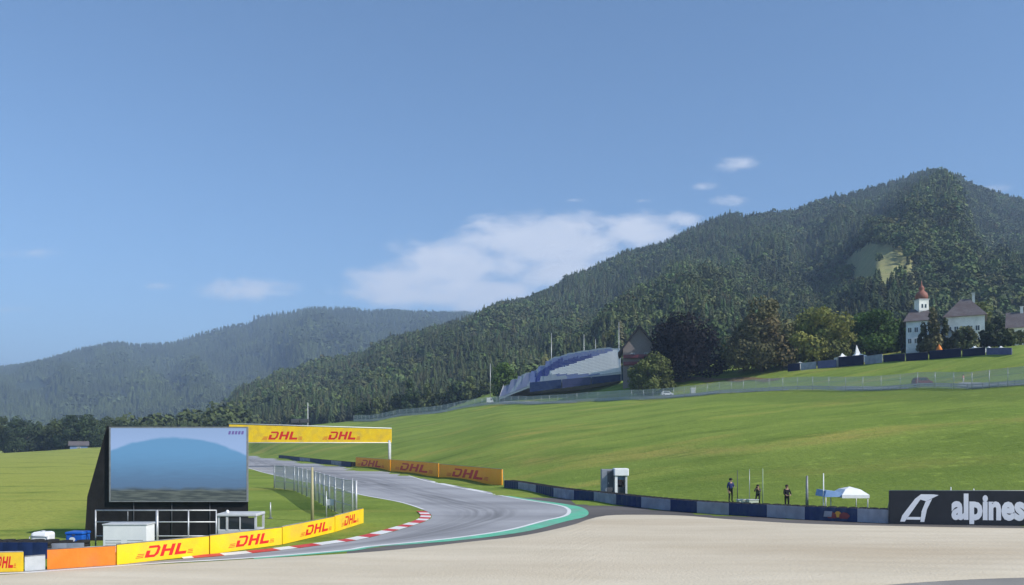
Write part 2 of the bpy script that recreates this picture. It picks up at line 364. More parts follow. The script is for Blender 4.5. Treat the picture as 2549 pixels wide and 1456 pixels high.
inner = [(540,1154),(613,1165),(654,1176),(740,1196),(815,1209),(889,1230),(989,1249),(1050,1268),(1072,1280),(1070,1292),(1039,1305),(980,1323),(921,1338),(863,1349),(700,1370),(560,1384),(400,1396),(200,1411),(0,1424),(-400,1436)]
LO = smooth_line([flat(*p) for p in outer], 6); LI = smooth_line([flat(*p) for p in inner], 6)
def track_strip():
    n = 240
    def rs(L):
        d = [0]
        for a, b in zip(L, L[1:]): d.append(d[-1]+(b-a).length)
        t = np.linspace(0, d[-1], n); return np.stack([np.interp(t, d, [p.x for p in L]), np.interp(t, d, [p.y for p in L])], 1), d[-1]
    # both edges share three stations: start, apex, end
    ko = 12*6; ki = 8*6; parts = []
    def seg(L, a, b, m):
        L = L[a:b+1]; d = [0]
        for p, q in zip(L, L[1:]): d.append(d[-1]+(q-p).length)
        t = np.linspace(0, d[-1], m); return np.stack([np.interp(t, d, [p.x for p in L]), np.interp(t, d, [p.y for p in L])], 1)
    A = np.concatenate([seg(LO, 0, ko, 150), seg(LO, ko, len(LO)-1, 90)[1:]]); B = np.concatenate([seg(LI, 0, ki, 150), seg(LI, ki, len(LI)-1, 90)[1:]])
    m = 8; V = []; UVs = []
    dist = np.concatenate([[0], np.cumsum(np.linalg.norm(np.diff((A+B)/2, axis=0), axis=1))])
    for j in range(m+1):
        P = A*(1-j/m)+B*(j/m); V.append(np.column_stack([P, np.full(len(P), 0.012)]))
    N = len(A); V = np.concatenate(V); i = np.arange(N*(m+1)).reshape(m+1, N); Q = np.stack([i[:-1, :-1], i[1:, :-1], i[1:, 1:], i[:-1, 1:]], -1).reshape(-1, 4)
    nm = np.cross(V[Q[:, 1]]-V[Q[:, 0]], V[Q[:, 2]]-V[Q[:, 0]])[:, 2]; Q[nm < 0] = Q[nm < 0][:, ::-1]
    mt = noisy('racing_asphalt', (0.33, 0.33, 0.345), (0.40, 0.40, 0.41), 0.35, 0.85, 0.25, 18, 8, (0.25, 0.25, 0.26), 0.12, (0.35, 1.2, 1), spec=0.35, bdist=0.01)
    nt = mt.node_tree; L = nt.links.new; b = nt.nodes['Principled BSDF']; src = b.inputs['Base Color'].links[0].from_socket
    uv = nt.nodes.new('ShaderNodeUVMap'); sp = nt.nodes.new('ShaderNodeSeparateXYZ'); L(uv.outputs[0], sp.inputs[0])
    mp = nt.nodes.new('ShaderNodeMapping'); mp.inputs['Scale'].default_value = (9, 0.035, 1); L(uv.outputs[0], mp.inputs[0])
    no = nt.nodes.new('ShaderNodeTexNoise'); no.inputs['Scale'].default_value = 2.0; no.inputs['Detail'].default_value = 6; L(mp.outputs[0], no.inputs['Vector'])
    d = mth(nt, 'ABSOLUTE', mth(nt, 'SUBTRACT', sp.outputs[0], 0.60)); w = mth(nt, 'SUBTRACT', 1.0, mth(nt, 'MULTIPLY', d, 3.0), clamp=True)
    f = mth(nt, 'MULTIPLY', mth(nt, 'ADD', mth(nt, 'MULTIPLY', w, 1.0), 0.12), mth(nt, 'MULTIPLY', mth(nt, 'SUBTRACT', no.outputs[0], 0.30), 2.2, clamp=True), clamp=True)
    mx = nt.nodes.new('ShaderNodeMix'); mx.data_type = 'RGBA'; L(f, mx.inputs[0]); L(src, mx.inputs[6]); mx.inputs[7].default_value = (0.135, 0.135, 0.14, 1); L(mx.outputs[2], b.inputs['Base Color'])
    me = np_mesh('track', V, Q, [mt]); ul = me.uv_layers.new(name='UVMap'); q = Q.ravel(); ul.data.foreach_set('uv', np.column_stack([(q//N)/m, dist[q % N]]).astype(np.float32).ravel())
    return struct(link('track', me))
track_strip()
def strip_pts(L, a, b, w0, w1):
    """band along line L from index a to b, offset w0..w1 metres to its left"""
    out = []
    for i in range(a, b+1):
        d = (L[min(i+1, len(L)-1)]-L[max(i-1, 0)]); d.z = 0; d.normalize(); nrm = Vector((-d.y, d.x, 0))
        out.append((L[i]+nrm*w0(i) if callable(w0) else L[i]+nrm*w0, L[i]+nrm*w1(i) if callable(w1) else L[i]+nrm*w1))
    return out
def band(name, L, a, b, w0, w1, z, mats, pick=None):
    mb = MB(); P = strip_pts(L, a, b, w0, w1)
    for k in range(len(P)-1):
        q = [(p.x, p.y, z) for p in (P[k][0], P[k+1][0], P[k+1][1], P[k][1])]
        f = mb.poly(q); f.normal_update()
        if f.normal.z < 0: f.normal_flip()
        f.material_index = pick(k) if pick else 0
    return struct(mb.done(name, mats, recalc=False))
nO = len(LO)-1; iT = 12*6
def idx(L, fx, lo, hi):
    best = min(range(lo, hi), key=lambda i: abs(proj(L[i].x, L[i].y, 0)[0]-fx)); return best
i1220 = idx(LO, 1225, 0, iT); i700 = idx(LO, 640, iT, nO)
def gw(i):
    t = (i-i1220)/(i700-i1220); return 0.15+1.15*math.sin(math.pi*min(1, t*1.25))**0.8 if t < 0.8 else 0.35
band('green_kerb', LO, i1220, i700, 0.0, gw, 0.016, [M_GREEN])
band('edge_line', LO, 6, nO, -0.28, 0.0, 0.016, [M_WHITE])
i1000 = idx(LO, 1040, 0, iT)
band('white_kerb', LO, i1000, i1220, 0.0, 0.6, 0.016, [M_WHITE, M_TRACK], lambda k: 0 if (k//2) % 3 else 1)
band('inner_edge_line', LI, 6, 7*6, 0.0, 0.22, 0.016, [M_WHITE])
# red and white kerb on the inside of the hairpin: each colour one metre or so
def rw_kerb():
    L = LI[7*6+2:16*6]; d = 0; mb = MB(); acc = 0; k = 0
    P = strip_pts(L, 0, len(L)-1, -0.05, -0.75)
    fine = []
    for (a, b), (c, e) in zip(P, P[1:]):
        n = max(1, int((c-a).length/0.3))
        for t in range(n): fine.append((a.lerp(c, t/n), b.lerp(e, t/n)))
    for (a, b), (c, e) in zip(fine, fine[1:]):
        acc += (c-a).length
        k = int(acc/1.25) % 2
        f = mb.poly([(a.x, a.y, 0.02), (c.x, c.y, 0.02), (e.x, e.y, 0.05), (b.x, b.y, 0.05)]); f.normal_update()
        if f.normal.z < 0: f.normal_flip()
        f.material_index = k
    return struct(mb.done('red_white_kerb', [M_RED, M_WHITE], recalc=False))
rw_kerb()

# ------------------------------------------------------------------ mountains
FOOT = ([200,330,880,1250,1600,1950,2250,2548,3300],[620,560,470,400,345,330,350,392,430])
RIDGE = ([200,330,900,1500,2300,2900,3600],[900,950,1000,1100,1300,1400,1500])
RFY = [(200,1085),(330,1066),(429,1047),(504,1023),(563,990),(597,956),(652,943),(701,912),(730,912),(788,885),(898,872),(953,839),(1007,825),(1089,806),(1171,779),(1253,740),(1300,738),(1380,705),(1410,680),(1470,660),(1550,620),(1650,598),(1720,560),(1790,530),(1815,520),(1850,528),(1980,515),(2030,492),(2110,475),(2200,450),(2280,430),(2320,420),(2390,430),(2400,445),(2450,462),(2510,480),(2548,490),(2700,540),(3000,620),(3600,760)]
TREE_M = 11.5
def mtn(fx, t):
    """point of the wooded mountain: bearing fx, t 0 foot .. 1 ridge .. >1 behind"""
    fx = np.asarray(fx, float); t = np.asarray(t, float); s = (fx-CX)/FPX
    Yf = np.interp(fx, *FOOT); Yr = np.interp(fx, *RIDGE)
    zf = gz(s*Yf, Yf)-2.0
    zr = EYE+(HY-np.interp(fx, [p[0] for p in RFY], [p[1] for p in RFY]))/FPX*Yr-TREE_M
    Y = Yf+(Yr-Yf)*t
    tt = np.where(t <= 1, t, np.maximum(0, 1-(t-1)*1.3))
    z = zf+(zr-zf)*tt
    amp = 0.12*(zr-zf)*np.sin(np.pi*np.clip(t, 0, 1))
    z = z+amp*fbm(fx/170+0.35*t, t*1.6, 21, 4)*1.7
    # the long spur that comes down from the summit towards the right
    sp = 2120+360*np.clip((0.78-t)/0.45, 0, 1); z = z+10*np.exp(-((fx-sp)/70)**2)*np.sin(np.pi*np.clip(t, 0, 1))
    return s*Y, Y, z
def mountain():
    fxs = np.arange(200, 3601, 7.0); ts = np.concatenate([np.linspace(0, 1, 110), np.linspace(1.03, 1.8, 14)])
    F, T = np.meshgrid(fxs, ts); X, Y, Z = mtn(F, T)
    V = np.stack([X, Y, Z], -1).reshape(-1, 3); n, m = F.shape; i = np.arange(n*m).reshape(n, m)
    Q = np.stack([i[:-1, :-1], i[:-1, 1:], i[1:, 1:], i[1:, :-1]], -1).reshape(-1, 4)
    C = V[Q].mean(1); pf, pg = proj(C[:, 0], C[:, 1], C[:, 2])
    return struct(link('mountain', np_mesh('mountain', V, Q, [M_SOIL, M_CLEAR], midx=in_clearing(pf, pg, 1.12).astype(int), smooth=True)))
def in_clearing(pf, pg, k=1.0):
    dx = (pf-2186)/(92*k); dy = (pg-676)/(62*k)
    w = dx*dx*(1+0.55*np.clip(dy, 0, 1))+dy*dy+0.5*fbm(np.asarray(pf)/26, np.asarray(pg)/20, 33, 3)
    return (w < 1)&(pg < 722)
mountain()
def far_hill(name, fxs, fys, Yr, depth, seed, mat, foot=-6):
    f = np.arange(fxs[0], fxs[-1]+1, 14.0); ts = np.concatenate([np.linspace(0, 1, 40), np.linspace(1.04, 1.6, 8)])
    F, T = np.meshgrid(f, ts); X, Y, Z = hill_pt(F, T, fxs, fys, Yr, depth, seed, foot)
    V = np.stack([X, Y, Z], -1).reshape(-1, 3); n, m = F.shape; i = np.arange(n*m).reshape(n, m)
    Q = np.stack([i[:-1, :-1], i[:-1, 1:], i[1:, 1:], i[1:, :-1]], -1).reshape(-1, 4)
    return struct(link(name, np_mesh(name, V, Q, mat, smooth=True)))
def hill_pt(F, T, fxs, fys, Yr, depth, seed, foot):
    s = (F-CX)/FPX; Y = Yr-depth*(1-T)
    zr = EYE+(HY-np.interp(F, fxs, fys))/FPX*Yr-12
    tt = np.where(T <= 1, T, np.maximum(0, 1-(T-1)*1.4))
    z = foot+(zr-foot)*tt**0.9+0.16*(zr-foot)*np.sin(np.pi*np.clip(T, 0, 1))*fbm(F/130+0.5*T, T*1.5, seed, 5)*1.6
    return s*Y, Y, z
HX = [-700,-300,0,60,120,200,290,340,380,430,500,570,625,632,700,770,870,910,980,1160,1300,1500]
HF = [990,940,912,904,890,866,849,856,854,850,826,808,800,786,776,763,763,770,771,775,800,850]
M_HILL = noisy('far_woodland_floor', (0.035, 0.055, 0.026), (0.06, 0.08, 0.04), 0.006)
M_QUARRY = noisy('bare_rock', (0.34, 0.27, 0.24), (0.42, 0.34, 0.30), 0.02)
HILL = dict(fxs=HX, fys=HF, Yr=3000, depth=1600, seed=41, foot=-6)
far_hill('wooded_hills', HX, HF, 3000, 1600, 41, [M_HILL])
far_hill('distant_ridge', [700,860,960,1060,1160,1400,1700],[800,783,771,770,771,785,830], 4200, 900, 77, [M_HILL], 30)
# ------------------------------------------------------------------ forest masses
def conifer_proto(tiers, boughs, rng):
    """unit conifer (height 1): drooping kite-shaped boughs"""
    V = []; Q = []
    for k in range(tiers):
        h = 0.10+0.86*(k/tiers)**0.92; r = 0.235*(1-h)**0.85+0.015
        a0 = rng.random()*6.28
        for b in range(boughs):
            a = a0+2*math.pi*b/boughs+rng.normal(0, 0.18); rr = r*rng.uniform(0.72, 1.18); w = rr*rng.uniform(0.5, 0.75)*(6/boughs)
            top = h+0.9/tiers*rng.uniform(0.8, 1.3); dr = rng.uniform(0.2, 0.45)*rr+0.02
            ca, sa = math.cos(a), math.sin(a); n = len(V)
            V += [(0, 0, min(1, top)), (ca*rr*0.55-sa*w*0.6, sa*rr*0.55+ca*w*0.6, h+0.005), (ca*rr, sa*rr, h-dr), (ca*rr*0.55+sa*w*0.6, sa*rr*0.55-ca*w*0.6, h+0.005)]
            Q.append((n, n+1, n+2, n+3))
    return np.array(V, float), np.array(Q)
def leafy_proto(nq, size, rng, squash=0.42):
    V = []; Q = []; lobes = [(rng.normal(0, 0.14, 3)+np.array([0, 0, 0.58]), rng.uniform(0.17, 0.30)) for _ in range(7)]
    for k in range(nq):
        c, r = lobes[rng.integers(len(lobes))]; d = rng.normal(size=3); d[2] = abs(d[2])*0.8+d[2]*0.2; d /= np.linalg.norm(d)
        p = c+d*r*rng.uniform(0.75, 1.05)*np.array([1, 1, 1.25]); p[2] = max(p[2], 0.07)
        nrm = d+rng.normal(0, 0.45, 3); nrm /= np.linalg.norm(nrm); a = np.cross(nrm, rng.normal(size=3)); a /= np.linalg.norm(a); b = np.cross(nrm, a)
        s = size*rng.uniform(0.6, 1.3); n = len(V)
        V += [p+a*s, p+b*s*0.8, p-a*s*rng.uniform(.6, 1), p-b*s]; Q.append((n, n+1, n+2, n+3))
    return np.array(V, float), np.array(Q)
def plant(protos, kinds, P, H, wid, rng, tints):
    """copies of unit trees: P (n,3), H heights, tints (n,3)"""
    VV = []; QQ = []; TT = []; off = 0
    for k, (v, q) in enumerate(protos):
        sel = np.nonzero(kinds == k)[0]
        if len(sel) == 0: continue
        a = rng.random(len(sel))*6.283; c, s = np.cos(a)[:, None], np.sin(a)[:, None]
        x = v[None, :, 0]*c-v[None, :, 1]*s; y = v[None, :, 0]*s+v[None, :, 1]*c
        h = H[sel][:, None]; w = wid[sel][:, None]*h
        V = np.stack([x*w+P[sel, 0][:, None], y*w+P[sel, 1][:, None], v[None, :, 2]*h+P[sel, 2][:, None]], -1).reshape(-1, 3)
        Q = (q[None]+(np.arange(len(sel))*len(v))[:, None, None]).reshape(-1, 4)+off
        T = np.repeat(tints[sel], len(q), 0)*rng.uniform(0.82, 1.18, (len(sel)*len(q), 1))
        VV.append(V); QQ.append(Q); TT.append(T); off += len(V)
    return np.concatenate(VV), np.concatenate(QQ), np.concatenate(TT)
M_LEAF = tinted('foliage', (1, 1, 1), 0.75, 0.22)
M_FARLEAF = tinted('far_foliage', (1, 1, 1), 0.85, 0.0)
CONIF = np.array([0.064, 0.085, 0.036]); DECID = np.array([0.082, 0.108, 0.040])
def forest_near():
    rng = np.random.default_rng(5)
    near_c = [conifer_proto(11, 8, rng) for _ in range(5)]; near_d = [leafy_proto(130, 0.085, rng) for _ in range(5)]
    far_c = [conifer_proto(6, 6, rng) for _ in range(5)]; far_d = [leafy_proto(48, 0.12, rng) for _ in range(4)]
    protos = near_c+near_d+far_c+far_d
    # jittered rows at even spacing over the slope
    pts = []
    Y0, Y1 = 330, 1540
    y = Y0
    while y < Y1:
        st = 5.4 if y < 600 else 5.8
        x = np.arange(-0.62*y, 0.80*y, st); pts.append(np.column_stack([x+rng.uniform(-0.45, 0.45, len(x))*st, np.full(len(x), y)+rng.uniform(-0.45, 0.45, len(x))*st])); y += st
    P = np.concatenate(pts); fx = CX+FPX*P[:, 0]/P[:, 1]
    Yf = np.interp(fx, *FOOT); Yr = np.interp(fx, *RIDGE); t = (P[:, 1]-Yf)/(Yr-Yf)
    ok = (t > 0.012)&(t < 1.03)&(fx > 230)&(fx < 2760); P, fx, t = P[ok], fx[ok], t[ok]
    X, Y, Z = mtn(fx, t)
    pf, pg = proj(X, Y, Z); ok = ~in_clearing(pf, pg)|(rng.random(len(X)) < 0.025)|((rng.random(len(X)) < 0.5)&~in_clearing(pf, pg, 0.94)); X, Y, Z, fx, t = X[ok], Y[ok], Z[ok], fx[ok], t[ok]
    n = len(X); mixn = fbm(X/90, Y/90, 61, 3)+rng.normal(0, 0.22, n)
    dec = mixn > (-0.12+0.30*t)
    near = Y < 640
    kind = np.where(near, np.where(dec, 5+rng.integers(0, 5, n), rng.integers(0, 5, n)), np.where(dec, 15+rng.integers(0, 4, n), 10+rng.integers(0, 5, n)))
    H = np.where(dec, rng.uniform(7, 11.5, n), rng.uniform(8, 13.5, n))*np.where(rng.random(n) < 0.03, 1.3, 1)
    wid = np.where(dec, rng.uniform(0.85, 1.2, n), rng.uniform(1.1, 1.55, n))
    patch = 1+0.55*fbm(X/60, Y/60, 71, 3)[:, None]
    tint = np.where(dec[:, None], DECID, CONIF)*rng.uniform(0.72, 1.35, (n, 1))*patch*(1+rng.normal(0, 0.08, (n, 3)))
    V, Q, T = plant(protos, kind, np.column_stack([X, Y, Z-0.4]), H, wid, rng, tint)
    o = struct(link('mountain_forest', np_mesh('mountain_forest', V, Q, [M_FARLEAF], tint=np.clip(T, 0.004, 1))), 'stuff')
    o['label'] = 'dense mixed forest of spruce and broadleaf trees covering the mountain'; o['category'] = 'forest'
    print('FOREST', n, len(Q))
forest_near()
def forest_far():
    rng = np.random.default_rng(6)
    protos = [conifer_proto(3, 5, rng) for _ in range(4)]+[leafy_proto(12, 0.26, rng) for _ in range(3)]
    d = HILL; pts = []; y = d['Yr']-d['depth']
    while y < d['Yr']+60:
        st = 11.0+3*(y-1400)/1600; x = np.arange(-0.68*y, 0.03*y, st); pts.append(np.column_stack([x+rng.uniform(-.45, .45, len(x))*st, np.full(len(x), y)+rng.uniform(-.45, .45, len(x))*st])); y += st
    P = np.concatenate(pts); fx = CX+FPX*P[:, 0]/P[:, 1]; t = 1-(d['Yr']-P[:, 1])/d['depth']
    X, Y, Z = hill_pt(fx, t, **d)
    pf, pg = proj(X, Y, Z)
    bare = (((pf-75)/38)**2+((pg-965)/16)**2 < 1)|(((pf-455)/12)**2+((pg-958)/9)**2 < 1)|(((pf-300)/22)**2+((pg-985)/7)**2 < 1)
    ok = (~bare)&(pg < 1075); X, Y, Z, t = X[ok], Y[ok], Z[ok], t[ok]; n = len(X)
    dec = fbm(X/150, Y/150, 62, 3)+rng.normal(0, .2, n) > 0.15+0.3*t
    kind = np.where(dec, 4+rng.integers(0, 3, n), rng.integers(0, 4, n))
    H = np.where(dec, rng.uniform(10, 16, n), rng.uniform(13, 21, n)); wid = rng.uniform(1.0, 1.35, n)
    tint = np.where(dec[:, None], DECID, CONIF)*rng.uniform(0.75, 1.3, (n, 1))*(1+0.6*fbm(X/120, Y/120, 72, 3))[:, None]
    V, Q, T = plant(protos, kind, np.column_stack([X, Y, Z-0.5]), H, wid, rng, tint)
    o = struct(link('hill_forest', np_mesh('hill_forest', V, Q, [M_FARLEAF], tint=np.clip(T, 0.004, 1))), 'stuff')
    o['label'] = 'hazy blue green woodland over the far hills'; o['category'] = 'forest'
    print('FAR', n, len(Q))
forest_far()
# ------------------------------------------------------------------ shared materials
M_NAVY = noisy('navy_belt', (0.009, 0.022, 0.085), (0.015, 0.034, 0.12), 1.2, 0.55, 0.15, 5, c3=(0.03, 0.05, 0.11), scale3=0.8)
M_GREYB = noisy('grey_belt', (0.24, 0.27, 0.35), (0.31, 0.34, 0.42), 1.2, 0.6, 0.15, 5, c3=(0.20, 0.22, 0.28), scale3=0.8)
M_TYRE = noisy('tyre_rubber', (0.014, 0.014, 0.015), (0.03, 0.03, 0.03), 3, 0.85)
M_YEL = noisy('yellow_vinyl', (0.88, 0.55, 0.012), (0.93, 0.63, 0.02), 0.9, 0.5, 0.5, 1.6, c3=(0.74, 0.48, 0.05), scale3=0.7, bdist=0.08)
M_REDV = noisy('red_vinyl', (0.62, 0.018, 0.02), (0.70, 0.03, 0.025), 1, 0.45)
M_ORG = noisy('orange_vinyl', (0.78, 0.20, 0.02), (0.84, 0.26, 0.035), 0.9, 0.5, 0.5, 1.6, c3=(0.64, 0.19, 0.05), scale3=0.8, bdist=0.08)
M_STEEL = noisy('galvanised_steel', (0.42, 0.43, 0.44), (0.55, 0.56, 0.57), 4, 0.45, metal=0.5)
M_DSTEEL = noisy('dull_steel', (0.20, 0.21, 0.22), (0.28, 0.29, 0.30), 4, 0.5, metal=0.3)
M_BLACK = noisy('black_tarpaulin', (0.012, 0.012, 0.014), (0.022, 0.021, 0.022), 1.3, 0.7, 0.5, 2.5, bdist=0.06)
M_BLKV = noisy('black_vinyl', (0.010, 0.013, 0.020), (0.016, 0.019, 0.028), 1, 0.5, 0.1, 2)
M_WHT = noisy('white_paint', (0.74, 0.75, 0.76), (0.82, 0.82, 0.82), 2, 0.5)
M_SILV = noisy('silver_vinyl', (0.55, 0.58, 0.66), (0.62, 0.65, 0.72), 1, 0.5)
M_LGREY = noisy('light_grey_panel', (0.46, 0.48, 0.49), (0.56, 0.57, 0.58), 2.5, 0.55)
M_DGREY = noisy('dark_grey_panel', (0.06, 0.065, 0.075), (0.10, 0.105, 0.12), 2.5, 0.5)
M_BLUEP = noisy('bright_blue_plastic', (0.012, 0.09, 0.42), (0.02, 0.13, 0.52), 1.5, 0.35)
M_PINK = noisy('coral_paint', (0.65, 0.25, 0.20), (0.72, 0.30, 0.25), 2, 0.5)
M_DRED = noisy('dark_red_paint', (0.16, 0.035, 0.045), (0.20, 0.05, 0.06), 2, 0.45)
M_GLASS = principled('dark_glass', (0.02, 0.03, 0.04), 0.08, 0, 0.6)
M_PLAST = noisy('render_plaster', (0.80, 0.79, 0.76), (0.88, 0.87, 0.84), 0.6, 0.85, c3=(0.60, 0.59, 0.56), scale3=0.25)
M_PLASTSHADE = noisy('plaster_shade_tint', (0.72, 0.76, 0.80), (0.80, 0.83, 0.86), 0.6, 0.85, c3=(0.44, 0.49, 0.54), scale3=0.25)  # white walls with the bluish tree shade put into their colour
M_SHING = noisy('brown_shingle_roof', (0.095, 0.085, 0.09), (0.14, 0.125, 0.13), 1.5, 0.85, 0.5, 6, c3=(0.10, 0.08, 0.08), scale3=0.4)
M_ONION = noisy('red_brown_dome', (0.22, 0.085, 0.06), (0.28, 0.12, 0.09), 1.5, 0.6)
M_WOOD = noisy('dark_timber', (0.07, 0.035, 0.025), (0.12, 0.06, 0.045), 2, 0.8, stretch=(1, 1, 6))
M_TIMB = noisy('weathered_timber', (0.17, 0.14, 0.125), (0.25, 0.21, 0.19), 2, 0.8, stretch=(6, 1, 1))
M_BARK = noisy('bark', (0.07, 0.055, 0.04), (0.12, 0.10, 0.08), 5, 0.95, 0.6, 12, stretch=(1, 1, 0.3))
M_SKIN = noisy('skin', (0.42, 0.25, 0.18), (0.48, 0.30, 0.22), 6, 0.6)
M_HAIR = principled('dark_hair', (0.03, 0.02, 0.015), 0.7)

def mesh_fabric(name, pitch, thick, color):
    """woven wire: real holes between wires spaced pitch metres apart"""
    m = principled(name, color, 0.5, 0.4); nt = m.node_tree; L = nt.links.new
    uv = nt.nodes.new('ShaderNodeUVMap'); sp = nt.nodes.new('ShaderNodeSeparateXYZ'); L(uv.outputs[0], sp.inputs[0])
    f = []
    for k in range(2):
        fr = mth(nt, 'FRACT', mth(nt, 'DIVIDE', sp.outputs[k], pitch)); f.append(mth(nt, 'LESS_THAN', fr, thick/pitch))
    g = mth(nt, 'MAXIMUM', f[0], f[1])
    tr = nt.nodes.new('ShaderNodeBsdfTransparent'); ms = nt.nodes.new('ShaderNodeMixShader'); L(g, ms.inputs[0]); L(tr.outputs[0], ms.inputs[1]); L(nt.nodes['Principled BSDF'].outputs[0], ms.inputs[2])
    L(ms.outputs[0], nt.nodes['Material Output'].inputs[0]); return m
M_WIRE = mesh_fabric('fence_wire', 0.10, 0.034, (0.48, 0.49, 0.50))
M_WIRE2 = mesh_fabric('fence_wire_dense', 0.12, 0.030, (0.50, 0.52, 0.54))

# ------------------------------------------------------------------ boards with lettering
def board_frame(p0, p1):
    """local axes of an upright board seen from the camera side: u left to right, n outwards"""
    u = (p1-p0); Lh = u.length; u.normalize(); v = Vector((0, 0, 1)); n = u.cross(v)
    n.normalize(); v = n.cross(u)*-1 if n.cross(u).z < 0 else n.cross(u)
    return u, v, n, Lh
def dhl_polys(x0, y0, h, shear=0.42, wide=1.55):
    """three heavy slanted letters with thin speed lines on both sides; unit cell height h"""
    P = []
    def q(a, b, c, d): P.append([(x0+(x+shear*y)*h*wide/1.55, y0+y*h) for x, y in (a, b, c, d)])
    def bar(xa, ya, xb, yb): q((xa, ya), (xb, ya), (xb, yb), (xa, yb))
    # D
    bar(0.0, 0.0, 0.42, 0.60); bar(0.12, 0.80, 1.15, 1.0); bar(0.42, 0.0, 1.05, 0.22); q((0.95, 0.22), (1.05, 0.0), (1.40, 0.25), (1.08, 0.42)); q((1.08, 0.42), (1.40, 0.25), (1.42, 0.80), (1.10, 0.80)); q((1.10, 0.80), (1.42, 0.80), (1.15, 1.0), (1.0, 0.8))
    # H
    bar(1.66, 0.0, 2.06, 1.0); bar(2.06, 0.40, 2.62, 0.62); bar(2.62, 0.0, 3.02, 1.0)
    # L
    bar(3.26, 0.0, 3.66, 1.0); bar(3.66, 0.0, 4.55, 0.26)
    for k in range(3):
        y = 0.02+k*0.14; bar(-0.95+0.05*k, y, -0.16, y+0.06); bar(4.72, y, 5.35-0.05*k, y+0.06)
    return P
def board(name, label, p0, p1, h, mat, cat='advertising board', group=None, logos=(), thick=0.10, lift=0.02, bottom=0.0, letters=True):
    """p0,p1: ground points left/right seen from the track; logos: (centre fraction, width fraction)"""
    u, v, n, Lh = board_frame(p0, p1)
    if n.y > 0: n = -n
    t = thing(name, label, cat, tuple(p0), 0, group)
    M = Matrix(((u.x, -n.x, 0, 0), (u.y, -n.y, 0, 0), (0, 0, 1, 0), (0, 0, 0, 1)))
    dz = p1.z-p0.z
    def sk(P): return M@Vector((P[0], P[1], P[2]+dz*P[0]/Lh))
    mb = MB(); pts = [(0.02, 0, lift), (Lh-0.02, 0, lift), (Lh-0.02, 0, lift+h), (0.02, 0, lift+h)]
    mb.prism([sk(p) for p in pts], -n*thick)
    mb.done('panel', mat, t)
    fr = MB()
    fr.tube([sk((0.02, thick*0.5, lift+h+0.02)), sk((Lh-0.02, thick*0.5, lift+h+0.02))], 0.025, 6)
    fr.done('top_rail', M_DSTEEL, t)
    for k in range(2):
        x = 0.06 if k == 0 else Lh-0.06
        lg = MB(); lg.tube([sk((x, thick+0.03, 0)), sk((x, thick+0.03, lift+h))], 0.025, 6); lg.tube([sk((x, thick+0.03, h*0.7)), sk((x, thick+0.5, 0))], 0.02, 6)
        lg.done('leg', M_DSTEEL, t)
    for (cf, wf) in logos:
        W_ = Lh*wf; hh = h*0.60; g = MB()
        polys = dhl_polys(0, 0, 1, wide=1.55); xs_ = [x for P in polys for x, _ in P]; x0, x1 = min(xs_), max(xs_)
        for P in polys:
            pp = [((x-x0)/(x1-x0)*W_+Lh*cf-W_/2, -0.004, lift+h*0.5-hh*0.5+y*hh) for x, y in P]
            f = g.poly([sk(p) for p in pp]); f.normal_update()
            if f.normal.dot(n) < 0: f.normal_flip()
        g.done('lettering', M_REDV, t, recalc=False)
    return t

# front line of boards along the inside of the hairpin exit
FB = [(-330,1432,0.66),(0,1427,0.66),(55,1424,0.66),(60,1423,0.50),(113,1419,0.50),(116,1418.5,0.66),(290,1407,0.68),(520,1381,0.69),(702,1356,0.70),(845,1322,0.72),(905,1302,0.74)]
def fpt(fx):
    a = [p[0] for p in FB]; return flat(fx, float(np.interp(fx, a, [p[1] for p in FB])))
g_front = 'yellow boards along the inside of the hairpin'
board('advertising_board', 'yellow board with red lettering cut by the left picture edge', fpt(-330), fpt(57), 0.74, M_YEL, logos=[(0.35, 0.3), (0.875, 0.16)], group=g_front)
board('equipment_case', 'low pale grey slatted case between yellow and orange boards', fpt(60), fpt(114), 0.55, M_LGREY, cat='case')
board('advertising_board', 'plain orange board left of the long yellow boards', fpt(116), fpt(289), 0.76, M_ORG, group=g_front)
board('advertising_board', 'long yellow board with red letters right of the orange board', fpt(290), fpt(521), 0.80, M_YEL, logos=[(0.50, 0.62)], group=g_front)
board('advertising_board', 'second yellow board from the orange board, below the equipment cart', fpt(522), fpt(702), 0.82, M_YEL, logos=[(0.56, 0.64)], group=g_front)
board('advertising_board', 'third yellow board from the orange board, below the white fence sign', fpt(703), fpt(833), 0.84, M_YEL, logos=[(0.62, 0.62)], group=g_front)
board('advertising_board', 'short yellow end board beside the green hairpin grass', fpt(834), flat(905, 1302), 0.88, M_YEL, logos=[(0.5, 0.6)], group=g_front)
M_YELSHADE = noisy('yellow_vinyl_shade_tint', (0.98, 0.34, 0.006), (0.99, 0.40, 0.012), 0.9, 0.45, 0.1, 2)  # same yellow boards, their shaded look mixed into an oranger colour
# back line on the outside of the track, in shade
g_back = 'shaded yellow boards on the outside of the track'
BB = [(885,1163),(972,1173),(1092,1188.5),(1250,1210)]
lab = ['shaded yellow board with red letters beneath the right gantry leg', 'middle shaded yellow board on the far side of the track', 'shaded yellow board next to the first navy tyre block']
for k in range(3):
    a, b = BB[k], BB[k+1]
    board('advertising_board', lab[k], flat(*a), flat(b[0]-1.0, b[1]-0.15), [1.95, 1.95, 1.85][k], M_YELSHADE, logos=[[(0.45, 0.80)], [(0.5, 0.80)], [(0.48, 0.68)]][k], group=g_back, lift=0.05)

